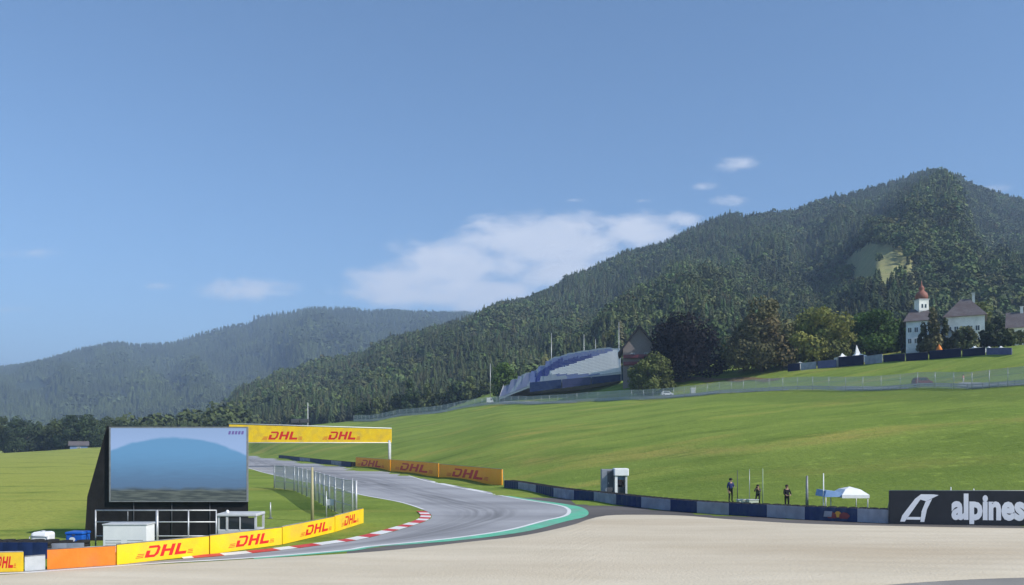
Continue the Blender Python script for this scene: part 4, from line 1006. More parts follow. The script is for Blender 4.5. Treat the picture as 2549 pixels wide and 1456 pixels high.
# ------------------------------------------------------------------ grandstand
def grandstand():
    A = Vector((w_at(1243, 0, 300).x, 300, 0)); B = Vector((w_at(1545, 0, 276).x, 276, 0)); u = (B-A).normalized(); Lh = (B-A).length; n = Vector((0.10, 1, 0)).normalized()
    A.z = g1(A.x, A.y); O = A.copy()
    t = thing('grandstand', 'sloping grandstand of silver and blue seats with a white corner', 'grandstand', tuple(O))
    zb = lambda s: float(np.interp(s, [0, 0.25, 0.52, 1], [w_at(0, 990, 300).z, w_at(0, 962, 294).z, w_at(0, 948, 288).z, w_at(0, 926, 276).z]))
    zt = lambda s: ztc((math.floor(s*15.999)+0.5)/16)
    ztc = lambda s: float(np.interp(s, [0, 0.13, 0.3, 0.42, 0.62, 0.9, 1], [w_at(0, f, y).z for f, y in ((962,306),(937,306),(921,304),(895,304),(880,300),(869,294),(872,290))]))
    mats = [principled('seat_lavender_blue', (0.22, 0.26, 0.46), 0.5), principled('seat_navy', (0.035, 0.055, 0.26), 0.5), principled('seat_silver', (0.40, 0.44, 0.48), 0.5), principled('seat_white', (0.80, 0.80, 0.78), 0.5), principled('seat_lilac', (0.30, 0.31, 0.43), 0.5)]
    nc = 92; nr = 17; seats = MB(); deck = MB(); V = []
    for j in range(nr):
        for i in range(nc):
            s = (i+0.5)/nc; b0, t0 = zb(s), zt(s); depth = 0.85*j; z = b0+(t0-b0)*j/(nr-1)*0.93+0.3
            c = A+u*(Lh*s)+n*(depth+0.6); c.z = z; fx, fy = proj(c.x, c.y, c.z)
            white = fx > 1368 and fy > 925-(fx-1368)*0.33 and fy < 932
            k = 0
            if fx < 1318: k = 4 if (fx+fy*0.7) % 31 > 9 else 2
            if 1332 < fx < 1400 and abs((fy-922)+(fx-1366)*0.62) < 11: k = 1
            if 1397 < fx < 1440 and abs((fy-905)+(fx-1418)*0.35) < 11: k = 1
            if 1432 < fx < 1472 and abs((fy-895)+(fx-1452)*0.3) < 7: k = 1
            if 1362 < fx < 1402 and abs((fy-929)+(fx-1382)*0.55) < 6: k = 2
            if 1345 < fx < 1412 and fy > 937: k = 2
            if white: k = 3
            if fy < 878 and 1440 < fx < 1505: k = 4 if i % 3 else 0
            w = Lh/nc*0.44; seats.mi = k; T = Matrix(((u.x, n.x, 0, c.x-O.x), (u.y, n.y, 0, c.y-O.y), (0, 0, 1, z-O.z), (0, 0, 0, 1)))
            seats.poly([T@Vector(p) for p in ((-w, 0, 0), (w, 0, 0), (w, 0.42, 0.02), (-w, 0.42, 0.02))]); seats.poly([T@Vector(p) for p in ((-w, 0.42, 0.02), (w, 0.42, 0.02), (w, 0.5, 0.45), (-w, 0.5, 0.45))])
    so = seats.done('seats', mats, t, recalc=False); so['kind'] = 'stuff'
    # stepped deck under the seats
    m = MB(); K = 24
    for k in range(K):
        s0, s1 = k/K, (k+1)/K
        for j in range(nr):
            def pt(s, jj, dz): 
                b0, t0 = zb(s), zt(s); p = A+u*(Lh*s)+n*(0.85*jj+0.25)-O; return Vector((p.x, p.y, b0+(t0-b0)*(j)/(nr-1)*0.93+dz-O.z))
            m.poly([pt(s0, j, 0), pt(s1, j, 0), pt(s1, j+1, 0), pt(s0, j+1, 0)]); m.poly([pt(s0, j, -0.6), pt(s1, j, -0.6), pt(s1, j, 0), pt(s0, j, 0)])
    m.done('deck', M_LGREY, t, recalc=False)
    # solid back and side walls
    m = MB(); p = lambda s, y, z: (A+u*(Lh*s)+n*y-O).to_tuple()[:2]+(z-O.z,)
    for k in range(K):
        s0, s1 = k/K, (k+1)/K; yb = 0.85*nr+0.3
        m.prism([p(s0, yb, zb(s0)-4), p(s1, yb, zb(s1)-4), p(s1, yb, zt(s1)+0.6), p(s0, yb, zt(s0)+0.6)], n*0.2)
    for s in (0.0, 1.0):
        m.prism([p(s, 0.2, zb(s)-3), p(s, 0.85*nr+0.3, zb(s)-3), p(s, 0.85*nr+0.3, zt(s)+0.6), p(s, 0.2, zb(s)+0.3)], u*(0.15 if s else -0.15))
    m.done('wall', M_LGREY, t)
    # navy skirt panels along the front foot
    for k, (f0, f1, t0, b0, t1, b1) in enumerate(((1318,1397,952,976,944,966),(1399,1470,944,966,938,957),(1472,1580,938,956,928,944))):
        Y0 = 287-4*k; a = w_at(f0, b0, Y0); b = w_at(f1, b1, Y0-3.0); a2 = w_at(f0, t0, Y0); b2 = w_at(f1, t1, Y0-3.0)
        q = MB(); q.prism([a-O, b-O, b2-O, a2-O], (0, 0.25, 0)); q.done('skirt_panel', M_NAVY if k != 1 else noisy('slate_blue_vinyl', (0.04, 0.05, 0.13), (0.06, 0.07, 0.16), 1, 0.6), t)
grandstand()
# ------------------------------------------------------------------ buildings on the hill
def place(fx, fy, Y=None):
    if Y is None:
        p = hit(fx, fy)
        if p: return p
        Y = 300
    x = (fx-CX)/FPX*Y; return Vector((x, Y, g1(x, Y)))
def gable_house(name, label, fx0, fx1, fy_base, fy_eave, fy_ridge, Y, depth, wallm, roofm, front='gable', windows=(), cat='house', rotz=0.0, chimney=None, hip=0.0, balcony=None, ov=0.7, th=0.25):
    """front='gable': gable end faces the track; 'eave': the long roof slope faces it"""
    a, b = w_at(fx0, 0, Y), w_at(fx1, 0, Y); w = b.x-a.x; cx = (a.x+b.x)/2; rotz = -math.atan2(cx, Y); w *= math.cos(rotz); ze = w_at(0, fy_eave, Y).z; zr = w_at(0, fy_ridge, Y+depth*0.5 if front == 'eave' else Y).z; zb = w_at(0, fy_base, Y).z
    t = thing(name, label, cat, (cx, Y, zb), rotz); he = ze-zb; hr = zr-zb; lo = -6
    m = MB(); m.box(-w/2, 0, lo, w/2, depth, he)
    if front == 'gable': m.prism([(-w/2, 0.002, he+0.002), (w/2, 0.002, he+0.002), (0, 0.002, hr-0.1)], (0, depth-0.004, 0))
    else:
        for x in (-w/2, w/2-0.3): 
            if not hip: m.prism([(x, 0, he+0.002), (x, depth, he+0.002), (x, depth/2, hr-0.1)], (0.3, 0, 0))
    m.done('wall', wallm, t)
    m = MB()
    if front == 'gable':
        for s in (-1, 1): m.prism([(0, -ov, hr), (s*(w/2+ov), -ov, he-ov*(hr-he)/(w/2)), (s*(w/2+ov), -ov, he-ov*(hr-he)/(w/2)+th), (0, -ov, hr+th)], (0, depth+2*ov, 0))
    else:
        hx = hip*w/2; y0, y1 = -ov, depth+ov; ym = depth/2; X = w/2+ov
        P = [Vector(p) for p in ((-X, y0, he-0.2), (X, y0, he-0.2), (X, y1, he-0.2), (-X, y1, he-0.2), (-X+hx, ym, hr), (X-hx, ym, hr))]
        for q in ((0, 1, 5, 4), (2, 3, 4, 5), (1, 2, 5), (3, 0, 4)): m.poly([P[i] for i in q]); 
        m.poly([P[i] for i in (3, 2, 1, 0)])
    r = m.done('roof', roofm, t)
    if chimney:
        c = MB(); c.box(chimney*w-0.35, depth*0.45, hr-1.2, chimney*w+0.35, depth*0.45+0.7, hr+1.3); c.box(chimney*w-0.45, depth*0.45-0.1, hr+1.3, chimney*w+0.45, depth*0.45+0.8, hr+1.5); c.done('chimney', M_PLAST, r)
    for (u, v, ww, hh) in windows:
        x, z = -w/2+u*w, v*he; c = MB(); c.box(x-ww/2, -0.05, z, x+ww/2, 0.06, z+hh); wo = c.done('window', M_GLASS, t)
        c = MB(); f = 0.10
        for q in ((x-ww/2-f, z-f, x+ww/2+f, z), (x-ww/2-f, z+hh, x+ww/2+f, z+hh+f), (x-ww/2-f, z, x-ww/2, z+hh), (x+ww/2, z, x+ww/2+f, z+hh), (x-0.04, z, x+0.04, z+hh)): c.box(q[0], -0.09, q[1], q[2], 0.0, q[3])
        c.done('frame', M_WHT, wo)
    if balcony:
        for v in balcony:
            c = MB(); z = v*he; c.box(-w*0.48, -1.3, z, w*0.48, -0.003, z+0.18); c.box(-w*0.48, -1.3, z+0.18, w*0.48, -1.2, z+1.1); c.done('balcony', M_DRED, t)
    return t
# chalet beside the copper beech: dark steep roof, timber gable with red balconies
gable_house('chalet', 'timber chalet with steep black roof and dark red balconies beside the grandstand', 1550, 1632, 930, 868, 814, 262, 11, noisy('grey_timber', (0.20, 0.17, 0.17), (0.28, 0.245, 0.245), 2, 0.8, stretch=(6, 1, 1)), noisy('black_roof', (0.015, 0.016, 0.02), (0.03, 0.03, 0.035), 2, 0.8), windows=((0.25, 0.12, 1.0, 1.4), (0.5, 0.12, 1.0, 1.4), (0.75, 0.12, 1.0, 1.4), (0.3, 0.66, 1.0, 1.3), (0.7, 0.66, 1.0, 1.3)), balcony=(0.34, 0.62), cat='house', ov=1.6, th=0.8)
# castle group on the right
gable_house('castle_wing', 'castle wing tinted shade blue with rows of windows below the onion tower', 2254, 2322, 866, 797, 770, 214, 12, M_PLASTSHADE, M_SHING, front='eave', hip=0.55, windows=[(u, v, 0.8, 1.2) for u in (0.14, 0.38, 0.62, 0.86) for v in (0.18, 0.58)])
def tower():
    Y = 219.0; a, b = w_at(2281, 0, Y), w_at(2305, 0, Y); w = b.x-a.x; zb = w_at(0, 862, Y).z; z = lambda fy: w_at(0, fy, Y).z-zb
    t = thing('castle_tower', 'slim white castle tower with red brown onion dome', 'tower', ((a.x+b.x)/2, Y, zb))
    m = MB(); m.box(-w/2, -w/2, -5, w/2, w/2, z(748)); m.done('wall', M_PLAST, t)
    for f, q, e in ((748, 0.25, 0.12), (776, 0.2, 0.10)):
        m = MB(); m.box(-w/2-e, -w/2-e, z(f), w/2+e, w/2+e, z(f)+q); m.done('cornice', M_LGREY, t)
    h0 = z(748)+0.25; H = z(710)-h0; r = w*0.56
    m = MB(); m.lathe([(r*0.95, h0), (r*1.08, h0+H*0.10), (r*1.12, h0+H*0.24), (r*0.95, h0+H*0.42), (r*0.55, h0+H*0.58), (r*0.42, h0+H*0.66), (r*0.52, h0+H*0.76), (r*0.40, h0+H*0.88), (r*0.12, h0+H), (0.05, h0+H+1.3)], 16); m.done('dome', M_ONION, t)
    for x in (-0.45, 0.45):
        m = MB(); zz = z(768); m.box(x-0.22, -w/2-0.04, zz, x+0.22, -w/2+0.03, zz+1.0); m.done('window', M_GLASS, t)
tower()
gable_house('castle_house', 'white castle house with high brown hipped roof among the trees', 2352, 2450, 866, 785, 746, 216, 13, M_PLAST, M_SHING, front='eave', hip=0.92, windows=[(u, v, 0.9, 1.3) for u in (0.10, 0.28, 0.46, 0.64, 0.82) for v in (0.15, 0.52)], chimney=0.22)
gable_house('annex', 'small annex tinted shade blue between the castle trees', 2318, 2368, 866, 826, 806, 209, 8, M_PLASTSHADE, M_SHING, front='gable', windows=[(u, 0.3, 0.8, 1.2) for u in (0.25, 0.5, 0.75)])
gable_house('farmhouse', 'white farmhouse with purple brown roof at the right picture edge', 2508, 2620, 862, 812, 776, 216, 12, M_PLAST, M_SHING, front='eave', hip=0.0, windows=[(u, 0.4, 1.0, 1.3) for u in (0.15, 0.35, 0.6, 0.85)], chimney=-0.2)
# navy banner wall along the upper road
def banner_wall():
    seg = [(1960,1992,925,905),(1992,2032,921,902),(2034,2082,917,897),(2084,2150,912,886),(2152,2196,907,884),(2198,2252,904,882),(2254,2310,900,878),(2312,2392,893,870),(2394,2452,887,867),(2454,2518,883,866)]
    cols = ['n','g','s','n','g','n','n','n','n','s']; nm = {'n': ('navy', noisy('deep_navy_banner', (0.005, 0.009, 0.036), (0.009, 0.014, 0.055), 1, 0.9)), 'g': ('grey', M_GREYB), 's': ('slate blue', noisy('slate_banner', (0.08, 0.09, 0.20), (0.11, 0.12, 0.25), 1, 0.6))}
    spots = ['nearest the olive tree', 'between the first navy one and the slate one', 'left of the white marquee', 'in front of the white marquee', 'at the right foot of the white marquee', 'below the broad green tree', 'below the castle wing tinted shade blue', 'below the castle annex', 'below the white castle house', 'last before the grass towards the farmhouse']
    YL = [(f, hit(f, float(np.interp(f, [s_[0] for s_ in seg], [s_[2] for s_ in seg]))).y) for f in (1960, 2060, 2160, 2260, 2360, 2454, 2518)]; print('BANNER', YL)
    for k, (f0, f1, b, tp) in enumerate(seg):
        Ya, Yb = (float(np.interp(f, [p[0] for p in YL], [p[1] for p in YL])) for f in (f0, f1)); Y = (Ya+Yb)/2
        p0, p1 = w_at(f0, b+1, Ya), w_at(f1-1, b-0.5, Yb); h = w_at(0, tp, Y).z-w_at(0, b, Y).z
        p0.z = g1(p0.x, p0.y)-0.1; p1.z = g1(p1.x, p1.y)-0.1
        h = w_at(0, (tp), Y).z-(p0.z+p1.z)/2
        board('banner_board', f'{nm[cols[k]][0]} banner board on the upper bank, {spots[k]}', p0, p1, max(1.2, h), nm[cols[k]][1], cat='banner board', group='navy and grey banner boards on the upper bank', lift=0.0)
banner_wall()
def marquee(label, fx0, fx1, fy_b, fy_e, peaks, Y):
    a, b = w_at(fx0, 0, Y), w_at(fx1, 0, Y); w = b.x-a.x; zb = w_at(0, fy_b, Y).z; ze = w_at(0, fy_e, Y).z-zb
    t = thing('marquee', label, 'marquee', ((a.x+b.x)/2, Y, zb)); O = Vector(((a.x+b.x)/2, Y, zb))
    m = MB(); m.box(-w/2, 0.05, -1.5, w/2, 3.0, ze); m.done('wall', M_WHT, t)
    m = MB()
    n = len(peaks); xs_ = np.linspace(-w/2-0.15, w/2+0.15, n+1)
    for k, (pf, pz) in enumerate(peaks):
        x0, x1 = xs_[k], xs_[k+1]; xc = w_at(pf, 0, Y).x-O.x; h = w_at(0, pz, Y).z-zb; xc = min(max(xc, x0+0.2), x1-0.2)
        base = [(x0, -0.15, ze), (x1, -0.15, ze), (x1, 3.2, ze), (x0, 3.2, ze)]; mid = [(xc+(x-xc)*0.28, 1.5+(y-1.5)*0.28, ze+(h-ze)*0.28) for x, y, z in base]
        for i in range(4): j = (i+1) % 4; m.poly([base[i], base[j], mid[j], mid[i]]); m.poly([mid[i], mid[j], (xc, 1.5, h)])
    m.done('canopy', M_WHT, t)
    return t
MQ1 = hit(2125, 909).y+3; MQ2 = hit(2470, 884).y+9
marquee('white marquee with pointed tops behind the navy banner boards', 2086, 2164, 900, 888, [(2101, 877), (2137, 856)], MQ1)
marquee('low white marquee on the upper bank right of the castle house', 2428, 2510, 871, 865, [(2432, 859), (2470, 860), (2500, 859)], MQ2)
marquee('tiny white tent on the upper bank beside the olive tree', 1985, 2006, 912, 903, [(1995, 898)], hit(1995, 923).y+5)
def bin_orange():
    p = w_at(2337, 868, 196); z = g1(p.x, p.y); w = 0.75; h = w_at(0, 856, 196).z-z
    t = thing('parasol', 'closed orange and coral parasol in front of the castle annex', 'parasol', (p.x, p.y, z))
    m = MB(); m.lathe([(0.05, h-0.1), (0.5, h-0.9), (0.75, h-1.5), (0.3, 0.9), (0.06, 0.85)], 10); m.done('canopy', [M_ORG], t)
    m = MB(); m.tube([(0, 0, 0), (0, 0, h)], 0.04, 6); m.done('pole', M_STEEL, t)
bin_orange()
# ------------------------------------------------------------------ vehicles and small things beside the upper fence
def car(label, fx, Y, length, h, paint, side=True, van=False):
    x = (fx-CX)/FPX*Y; z = g1(x, Y)+0.1; t = thing('van' if van else 'parked_car', label, 'van' if van else 'car', (x, Y, z)); L_ = length; W_ = 1.7
    prof = [(-L_/2, 0.30), (L_/2, 0.30), (L_/2, h*0.50), (L_*0.30, h*0.60), (L_*0.14, h), (-L_*0.36, h), (-L_/2, h*0.62)] if not van else [(-L_/2, 0.3), (L_/2, 0.3), (L_/2, h*0.45), (L_*0.40, h*0.55), (L_*0.28, h), (-L_/2, h)]
    m = MB(); m.prism([(a, 0, b) for a, b in prof], (0, W_, 0)); bmesh.ops.bevel(m.bm, geom=m.bm.edges[:], offset=0.06, segments=2, affect='EDGES'); m.done('body', paint, t)
    m = MB()
    gl = [(-L_*0.32, h*0.62), (L_*0.22, h*0.62), (L_*0.11, h*0.92), (-L_*0.30, h*0.92)] if not van else [(L_*0.10, h*0.55), (L_*0.33, h*0.55), (L_*0.25, h*0.88), (L_*0.10, h*0.88)]
    m.prism([(a, -0.012, b) for a, b in gl], (0, W_+0.024, 0)); m.done('window', M_GLASS, t)
    for sx in (-0.31, 0.31):
        for y in (0.02, W_-0.22):
            m = MB(); m.tube([(sx*L_, y-0.03, 0.31), (sx*L_, y+0.22, 0.31)], 0.31, 16); w = m.done('wheel', M_TYRE, t)
            m = MB(); m.tube([(sx*L_, y-0.04, 0.31), (sx*L_, y+0.23, 0.31)], 0.17, 12); m.done('rim', M_STEEL, w)
    m = MB(); m.box(L_/2-0.03, 0.1, h*0.40, L_/2+0.02, 0.4, h*0.48); m.done('headlight', M_WHT, t)
    return t
car('small white car on the upper road behind the fence', 1661, 233, 3.4, 1.45, M_WHT)
car('dark red car behind the upper fence below the castle', 2300, 156, 3.4, 1.6, M_DRED)
car('small white van at the far left end of the upper fence', 1219, 303, 2.6, 2.2, M_WHT, van=True)
def toilet():
    Y = 226; x = (1725-CX)/FPX*Y; t = thing('portable_cabin', 'cream portable cabin standing behind the upper fence near the brown bank', 'cabin', (x, Y, g1(x, Y)))
    m = MB(); m.box(-0.65, 0, 0, 0.65, 1.2, 1.9, bevel=0.04); m.done('body', noisy('cream_plastic', (0.66, 0.65, 0.50), (0.72, 0.71, 0.56), 2, 0.5), t)
    m = MB(); m.box(-0.72, -0.06, 1.9, 0.72, 1.26, 2.08, bevel=0.05); m.done('roof', M_WHT, t)
    m = MB(); m.box(-0.42, -0.03, 0.1, 0.42, 0.0, 1.8); d = m.done('door', M_LGREY, t)
    m = MB(); m.box(0.28, -0.06, 0.9, 0.36, -0.03, 1.05); m.done('handle', M_DGREY, d)
toilet()

# ------------------------------------------------------------------ people
def person(label, loc, rotz, height, J, shirt, trousers, hair=M_HAIR, extra=None, group=None):
    """one continuous skinned body; J: joint positions for a 1.8 m figure facing -y"""
    base = dict(pelvis=(0,0,.98), belly=(0,0,1.12), chest=(0,.01,1.36), neck=(0,.01,1.50), head=(0,-.01,1.62), crown=(0,0,1.74),
      shl=(-.19,.01,1.43), ell=(-.26,.04,1.15), wrl=(-.27,-.04,.92), hal=(-.27,-.07,.82), shr=(.19,.01,1.43), elr=(.26,.04,1.15), wrr=(.27,-.04,.92), har=(.27,-.07,.82),
      hpl=(-.10,0,.93), knl=(-.12,-.02,.50), anl=(-.13,.02,.09), tol=(-.15,-.15,.04), hpr=(.10,0,.93), knr=(.12,-.02,.50), anr=(.13,.02,.09), tor=(.15,-.15,.04))
    base.update(J); r = dict(pelvis=.155, belly=.145, chest=.165, neck=.062, head=.10, crown=.085, shl=.075, ell=.050, wrl=.034, hal=.042, shr=.075, elr=.050, wrr=.034, har=.042, hpl=.10, knl=.065, anl=.045, tol=.042, hpr=.10, knr=.065, anr=.045, tor=.042)
    E_ = [('pelvis','belly'),('belly','chest'),('chest','neck'),('neck','head'),('head','crown'),('chest','shl'),('shl','ell'),('ell','wrl'),('wrl','hal'),('chest','shr'),('shr','elr'),('elr','wrr'),('wrr','har'),('pelvis','hpl'),('hpl','knl'),('knl','anl'),('anl','tol'),('pelvis','hpr'),('hpr','knr'),('knr','anr'),('anr','tor')]
    ks = list(base); me = bpy.data.meshes.new('body'); me.from_pydata([base[k] for k in ks], [(ks.index(a), ks.index(b)) for a, b in E_], [])
    o = bpy.data.objects.new('tmp_body', me); COL.objects.link(o); md = o.modifiers.new('s', 'SKIN')
    for k, sv in zip(ks, me.skin_vertices[0].data): sv.radius = (r[k], r[k]*(0.78 if k in ('chest','belly','pelvis') else 1)); sv.use_root = (k == 'pelvis')
    sd = o.modifiers.new('d', 'SUBSURF'); sd.levels = 2; sd.render_levels = 2
    dg = bpy.context.evaluated_depsgraph_get(); bm_ = bpy.data.meshes.new_from_object(o.evaluated_get(dg)); bpy.data.objects.remove(o)
    t = thing('person', label, 'person', tuple(loc), rotz, group); sc = height/1.8; t.scale = (sc, sc, sc)
    for m in (shirt, trousers, M_SKIN, M_TYRE): bm_.materials.append(m)
    nk = Vector(base['neck']); hd = Vector(base['head'])
    for p in bm_.polygons:
        c = p.center; i = 0; p.use_smooth = True
        dmin = min(((c-Vector(base[k])).length, k) for k in ks)[1]
        if dmin in ('head', 'crown', 'neck', 'wrl', 'hal', 'wrr', 'har'): i = 2
        elif dmin in ('knl', 'knr', 'anl', 'anr', 'hpl', 'hpr', 'pelvis'): i = 1
        elif dmin in ('tol', 'tor'): i = 3
        p.material_index = i
    link('body', bm_, t)
    cr = Vector(base['crown']); h = MB(); h.lathe([(0.07, -0.10), (0.112, -0.04), (0.118, 0.02), (0.095, 0.07), (0.04, 0.10), (0.01, 0.105)], 12, cr+Vector((0, 0.018, -0.02))); h.done('hair', hair, t)
    # small face: nose, brow and ears
    f = MB(); f.mi = 0; H = hd; f.prism([(H.x-.014, H.y-.095, H.z-.02), (H.x+.014, H.y-.095, H.z-.02), (H.x, H.y-.09, H.z+.04)], (0, -.03, -.004)); 
    for s in (-1, 1): f.lathe([(.012, -.025), (.02, 0), (.012, .025)], 6, (H.x+s*.100, H.y, H.z))
    f.done('face', M_SKIN, t)
    f = MB()
    for s in (-1, 1): f.box(H.x+s*.036-.012, H.y-.104, H.z+.028, H.x+s*.036+.012, H.y-.094, H.z+.04)
    f.box(H.x-.025, H.y-.103, H.z-.05, H.x+.025, H.y-.093, H.z-.043); f.done('eye', M_HAIR, t)
    # fingers and thumb
    for sd_, hk, wk in ((-1, 'hal', 'wrl'), (1, 'har', 'wrr')):
        a = Vector(base[wk]); b = Vector(base[hk]); d = (b-a).normalized(); side = d.cross(Vector((0, 0, 1)) if abs(d.z) < .8 else Vector((0, -1, 0))).normalized(); fw = d.cross(side)
        g = MB()
        for k in range(4):
            p0 = b+side*(k-1.5)*.018+d*.02; ln = (.062, .075, .07, .055)[k]; g.tube([p0, p0+d*ln*.55+fw*.006, p0+d*ln+fw*.022], .009, 6, r2=.007)
        p0 = b-side*.03-d*.01; g.tube([p0, p0-side*.02+d*.03, p0-side*.024+d*.055], .010, 6, r2=.008); g.done('fingers', M_SKIN, t)
    if extra: extra(t)
    return t
M_NAVYC = noisy('navy_cloth', (0.015, 0.022, 0.10), (0.03, 0.04, 0.15), 8, 0.85)
M_BLKC = noisy('black_cloth', (0.010, 0.012, 0.014), (0.02, 0.022, 0.024), 8, 0.85)
M_GRYC = noisy('olive_grey_cloth', (0.07, 0.075, 0.06), (0.10, 0.105, 0.09), 8, 0.85)
M_REDC = noisy('coral_cloth', (0.62, 0.28, 0.24), (0.70, 0.36, 0.32), 8, 0.8); M_CREAMC = noisy('cream_cloth', (0.55, 0.55, 0.48), (0.62, 0.62, 0.55), 8, 0.8)
Y = 61.5; x = (1818-CX)/FPX*Y; z = g1(x, Y)
ht = EYE+(HY-1190)/FPX*Y-z
def cap(t): 
    m = MB(); m.lathe([(0.122, 1.70), (0.124, 1.74), (0.10, 1.79), (0.03, 1.815)], 12); m.box(-0.07, -0.22, 1.695, 0.07, -0.08, 1.71); m.done('cap', M_BLKC, t)
person('standing marshal in navy jacket and black trousers behind the tyre wall', (x, Y, z), 0.35, min(1.95, max(1.7, ht)), dict(wrr=(.12,-.26,1.12), har=(.06,-.33,1.14), elr=(.27,-.02,1.16)), M_NAVYC, M_BLKC, extra=cap)
Y = 59.5; x = (1886-CX)/FPX*Y
person('photographer in olive grey behind the tyre wall, between two slim posts', (x, Y, g1(x, Y)), -0.5, 1.62, dict(pelvis=(0,.06,.82), belly=(0,.02,.97), chest=(0,-.04,1.2), neck=(0,-.07,1.34), head=(0,-.11,1.45), crown=(0,-.09,1.57), shl=(-.19,-.03,1.27), shr=(.19,-.03,1.27), ell=(-.24,-.22,1.08), wrl=(-.08,-.36,1.28), hal=(-.05,-.38,1.38), elr=(.24,-.22,1.08), wrr=(.08,-.36,1.28), har=(.05,-.38,1.38), hpl=(-.1,.06,.78), hpr=(.1,.06,.78), knl=(-.14,-.16,.47), knr=(.14,-.16,.47)), M_GRYC, M_BLKC, extra=lambda t: MB().box(-.07, -.50, 1.38, .07, -.36, 1.48, bevel=.01).done('camera_body', M_BLKC, t))
Y = 57.0; x = (1958-CX)/FPX*Y
person('person in black leaning on the tyre wall left of the pale pole', (x, Y, g1(x, Y)), 0.1, 1.72, dict(wrl=(-.1,-.30,1.0), hal=(-.06,-.36,1.02), ell=(-.27,-.1,1.12), wrr=(.1,-.30,1.0), har=(.06,-.36,1.02), elr=(.27,-.1,1.12)), M_BLKC, M_BLKC)
Y = 149; x = (2397-CX)/FPX*Y
person('person in coral shirt and cream trousers by the upper fence', (x, Y, g1(x, Y)), 0.6, 1.75, {}, M_REDC, M_CREAMC)
# ------------------------------------------------------------------ marshal booth, posts, gazebo behind the tyre wall
def booth():
    Y = 67.5; a, b = w_at(1530, 1166, Y), w_at(1561, 1166, Y); w = b.x-a.x; x = (a.x+b.x)/2; z = g1(x, Y); h = a.z-z
    t = thing('marshal_booth', 'small white marshal booth with open dark front behind the tyre wall', 'booth', (x, Y, z))
    m = MB(); m.box(-w/2-0.05, -0.1, h-0.62, w/2+0.12, 1.2, h, bevel=0.06); m.done('roof', M_WHT, t)
    m = MB(); m.box(-w/2, 1.0, 0, w/2, 1.06, h-0.62); m.box(w/2-0.16, 0, 0, w/2, 1.0, h-0.62); m.done('wall', M_LGREY, t)
    m = MB(); m.box(-w/2, 0, 0, -w/2+0.22, 0.06, h-0.62); m.done('post', M_WHT, t)
    m = MB(); m.box(-w/2+0.22, 0.4, h-0.95, w/2-0.17, 0.42, h-0.63); m.done('awning', noisy('dull_blue_cloth', (0.14, 0.20, 0.32), (0.18, 0.25, 0.38), 2, 0.8), t)
    m = MB(); m.box(-w/2+0.22, 0.3, 0, w/2-0.17, 0.9, 0.95); m.done('counter', M_DGREY, t)
    person('marshal in a brown grey jacket standing inside the white booth', (x, Y+0.62, z+0.12), 0, 1.72, {}, noisy('brown_grey_cloth', (0.14, 0.09, 0.09), (0.20, 0.14, 0.14), 6, 0.85), M_BLKC)
    # wire cage panel left of it
    a, b = w_at(1497, 1168, Y+0.6), w_at(1529, 1168, Y+0.6); w = b.x-a.x; xx = (a.x+b.x)/2; z = g1(xx, Y+0.6); h = a.z-z
    t = thing('electrical_cabinet', 'tall grey mesh fronted cabinet left of the white marshal booth', 'cabinet', (xx, Y+0.6, z))
    m = MB(); m.box(-w/2, 0, 0.1, w/2, 0.8, h, bevel=0.03); m.done('body', noisy('mid_grey_panel', (0.20, 0.22, 0.26), (0.28, 0.30, 0.34), 2, 0.5), t)
    m = MB(); m.box(-w*0.05, -0.03, 0.3, w*0.42, 0, h-0.15); d = m.done('door', M_DGREY, t)
    m = MB(); m.box(w*0.02, -0.06, h*0.5, w*0.05, -0.03, h*0.5+0.14); m.done('handle', M_STEEL, d)
    m = MB(); m.box(-w/2+0.05, 0.05, 0, w/2-0.05, 0.7, 0.1); m.done('plinth', M_DGREY, t)
booth()
gp = 'slim posts behind the tyre wall'
for fx, top, Y, r, lb, mt in ((1835,1170,61,0.035,'dark slim post directly right of the standing marshal',M_DGREY),(1865,1168,60,0.03,'pale slim post left of the photographer',M_STEEL),(1898,1166,58.5,0.05,'pale green post right of the photographer',noisy('pale_green_paint',(0.30,0.38,0.22),(0.36,0.44,0.28),2,0.6)),(2008,1184,55,0.12,'thick grey post left of the pale pole and gazebo',M_DSTEEL),(2049,1178,54,0.055,'pale cream pole touching the left edge of the gazebo',M_WHT)):
    pole(lb, fx, 0, top, r, mt, name='post', cat='post', group=gp, Y=Y)
def crate():
    for k, (fx, Y) in enumerate(((1850, 59.8), (1876, 59.2))):
        x = (fx-CX)/FPX*Y; z = g1(x, Y); t = thing('crate', ['pale crate beside the standing marshal and pale post', 'pale crate at the foot of the pale green post'][k], 'crate', (x, Y, z), 0.1, 'pale crates behind the tyre wall')
        h = EYE+(HY-1243)/FPX*Y-z; m = MB(); m.box(-0.36, 0, 0, 0.36, 0.5, h-0.06, bevel=0.02); m.done('box', noisy('pale_plastic', (0.48, 0.52, 0.42), (0.56, 0.60, 0.50), 2, 0.5), t)
        m = MB(); m.box(-0.39, -0.03, h-0.06, 0.39, 0.53, h, bevel=0.015); m.done('lid', M_LGREY, t)
crate()
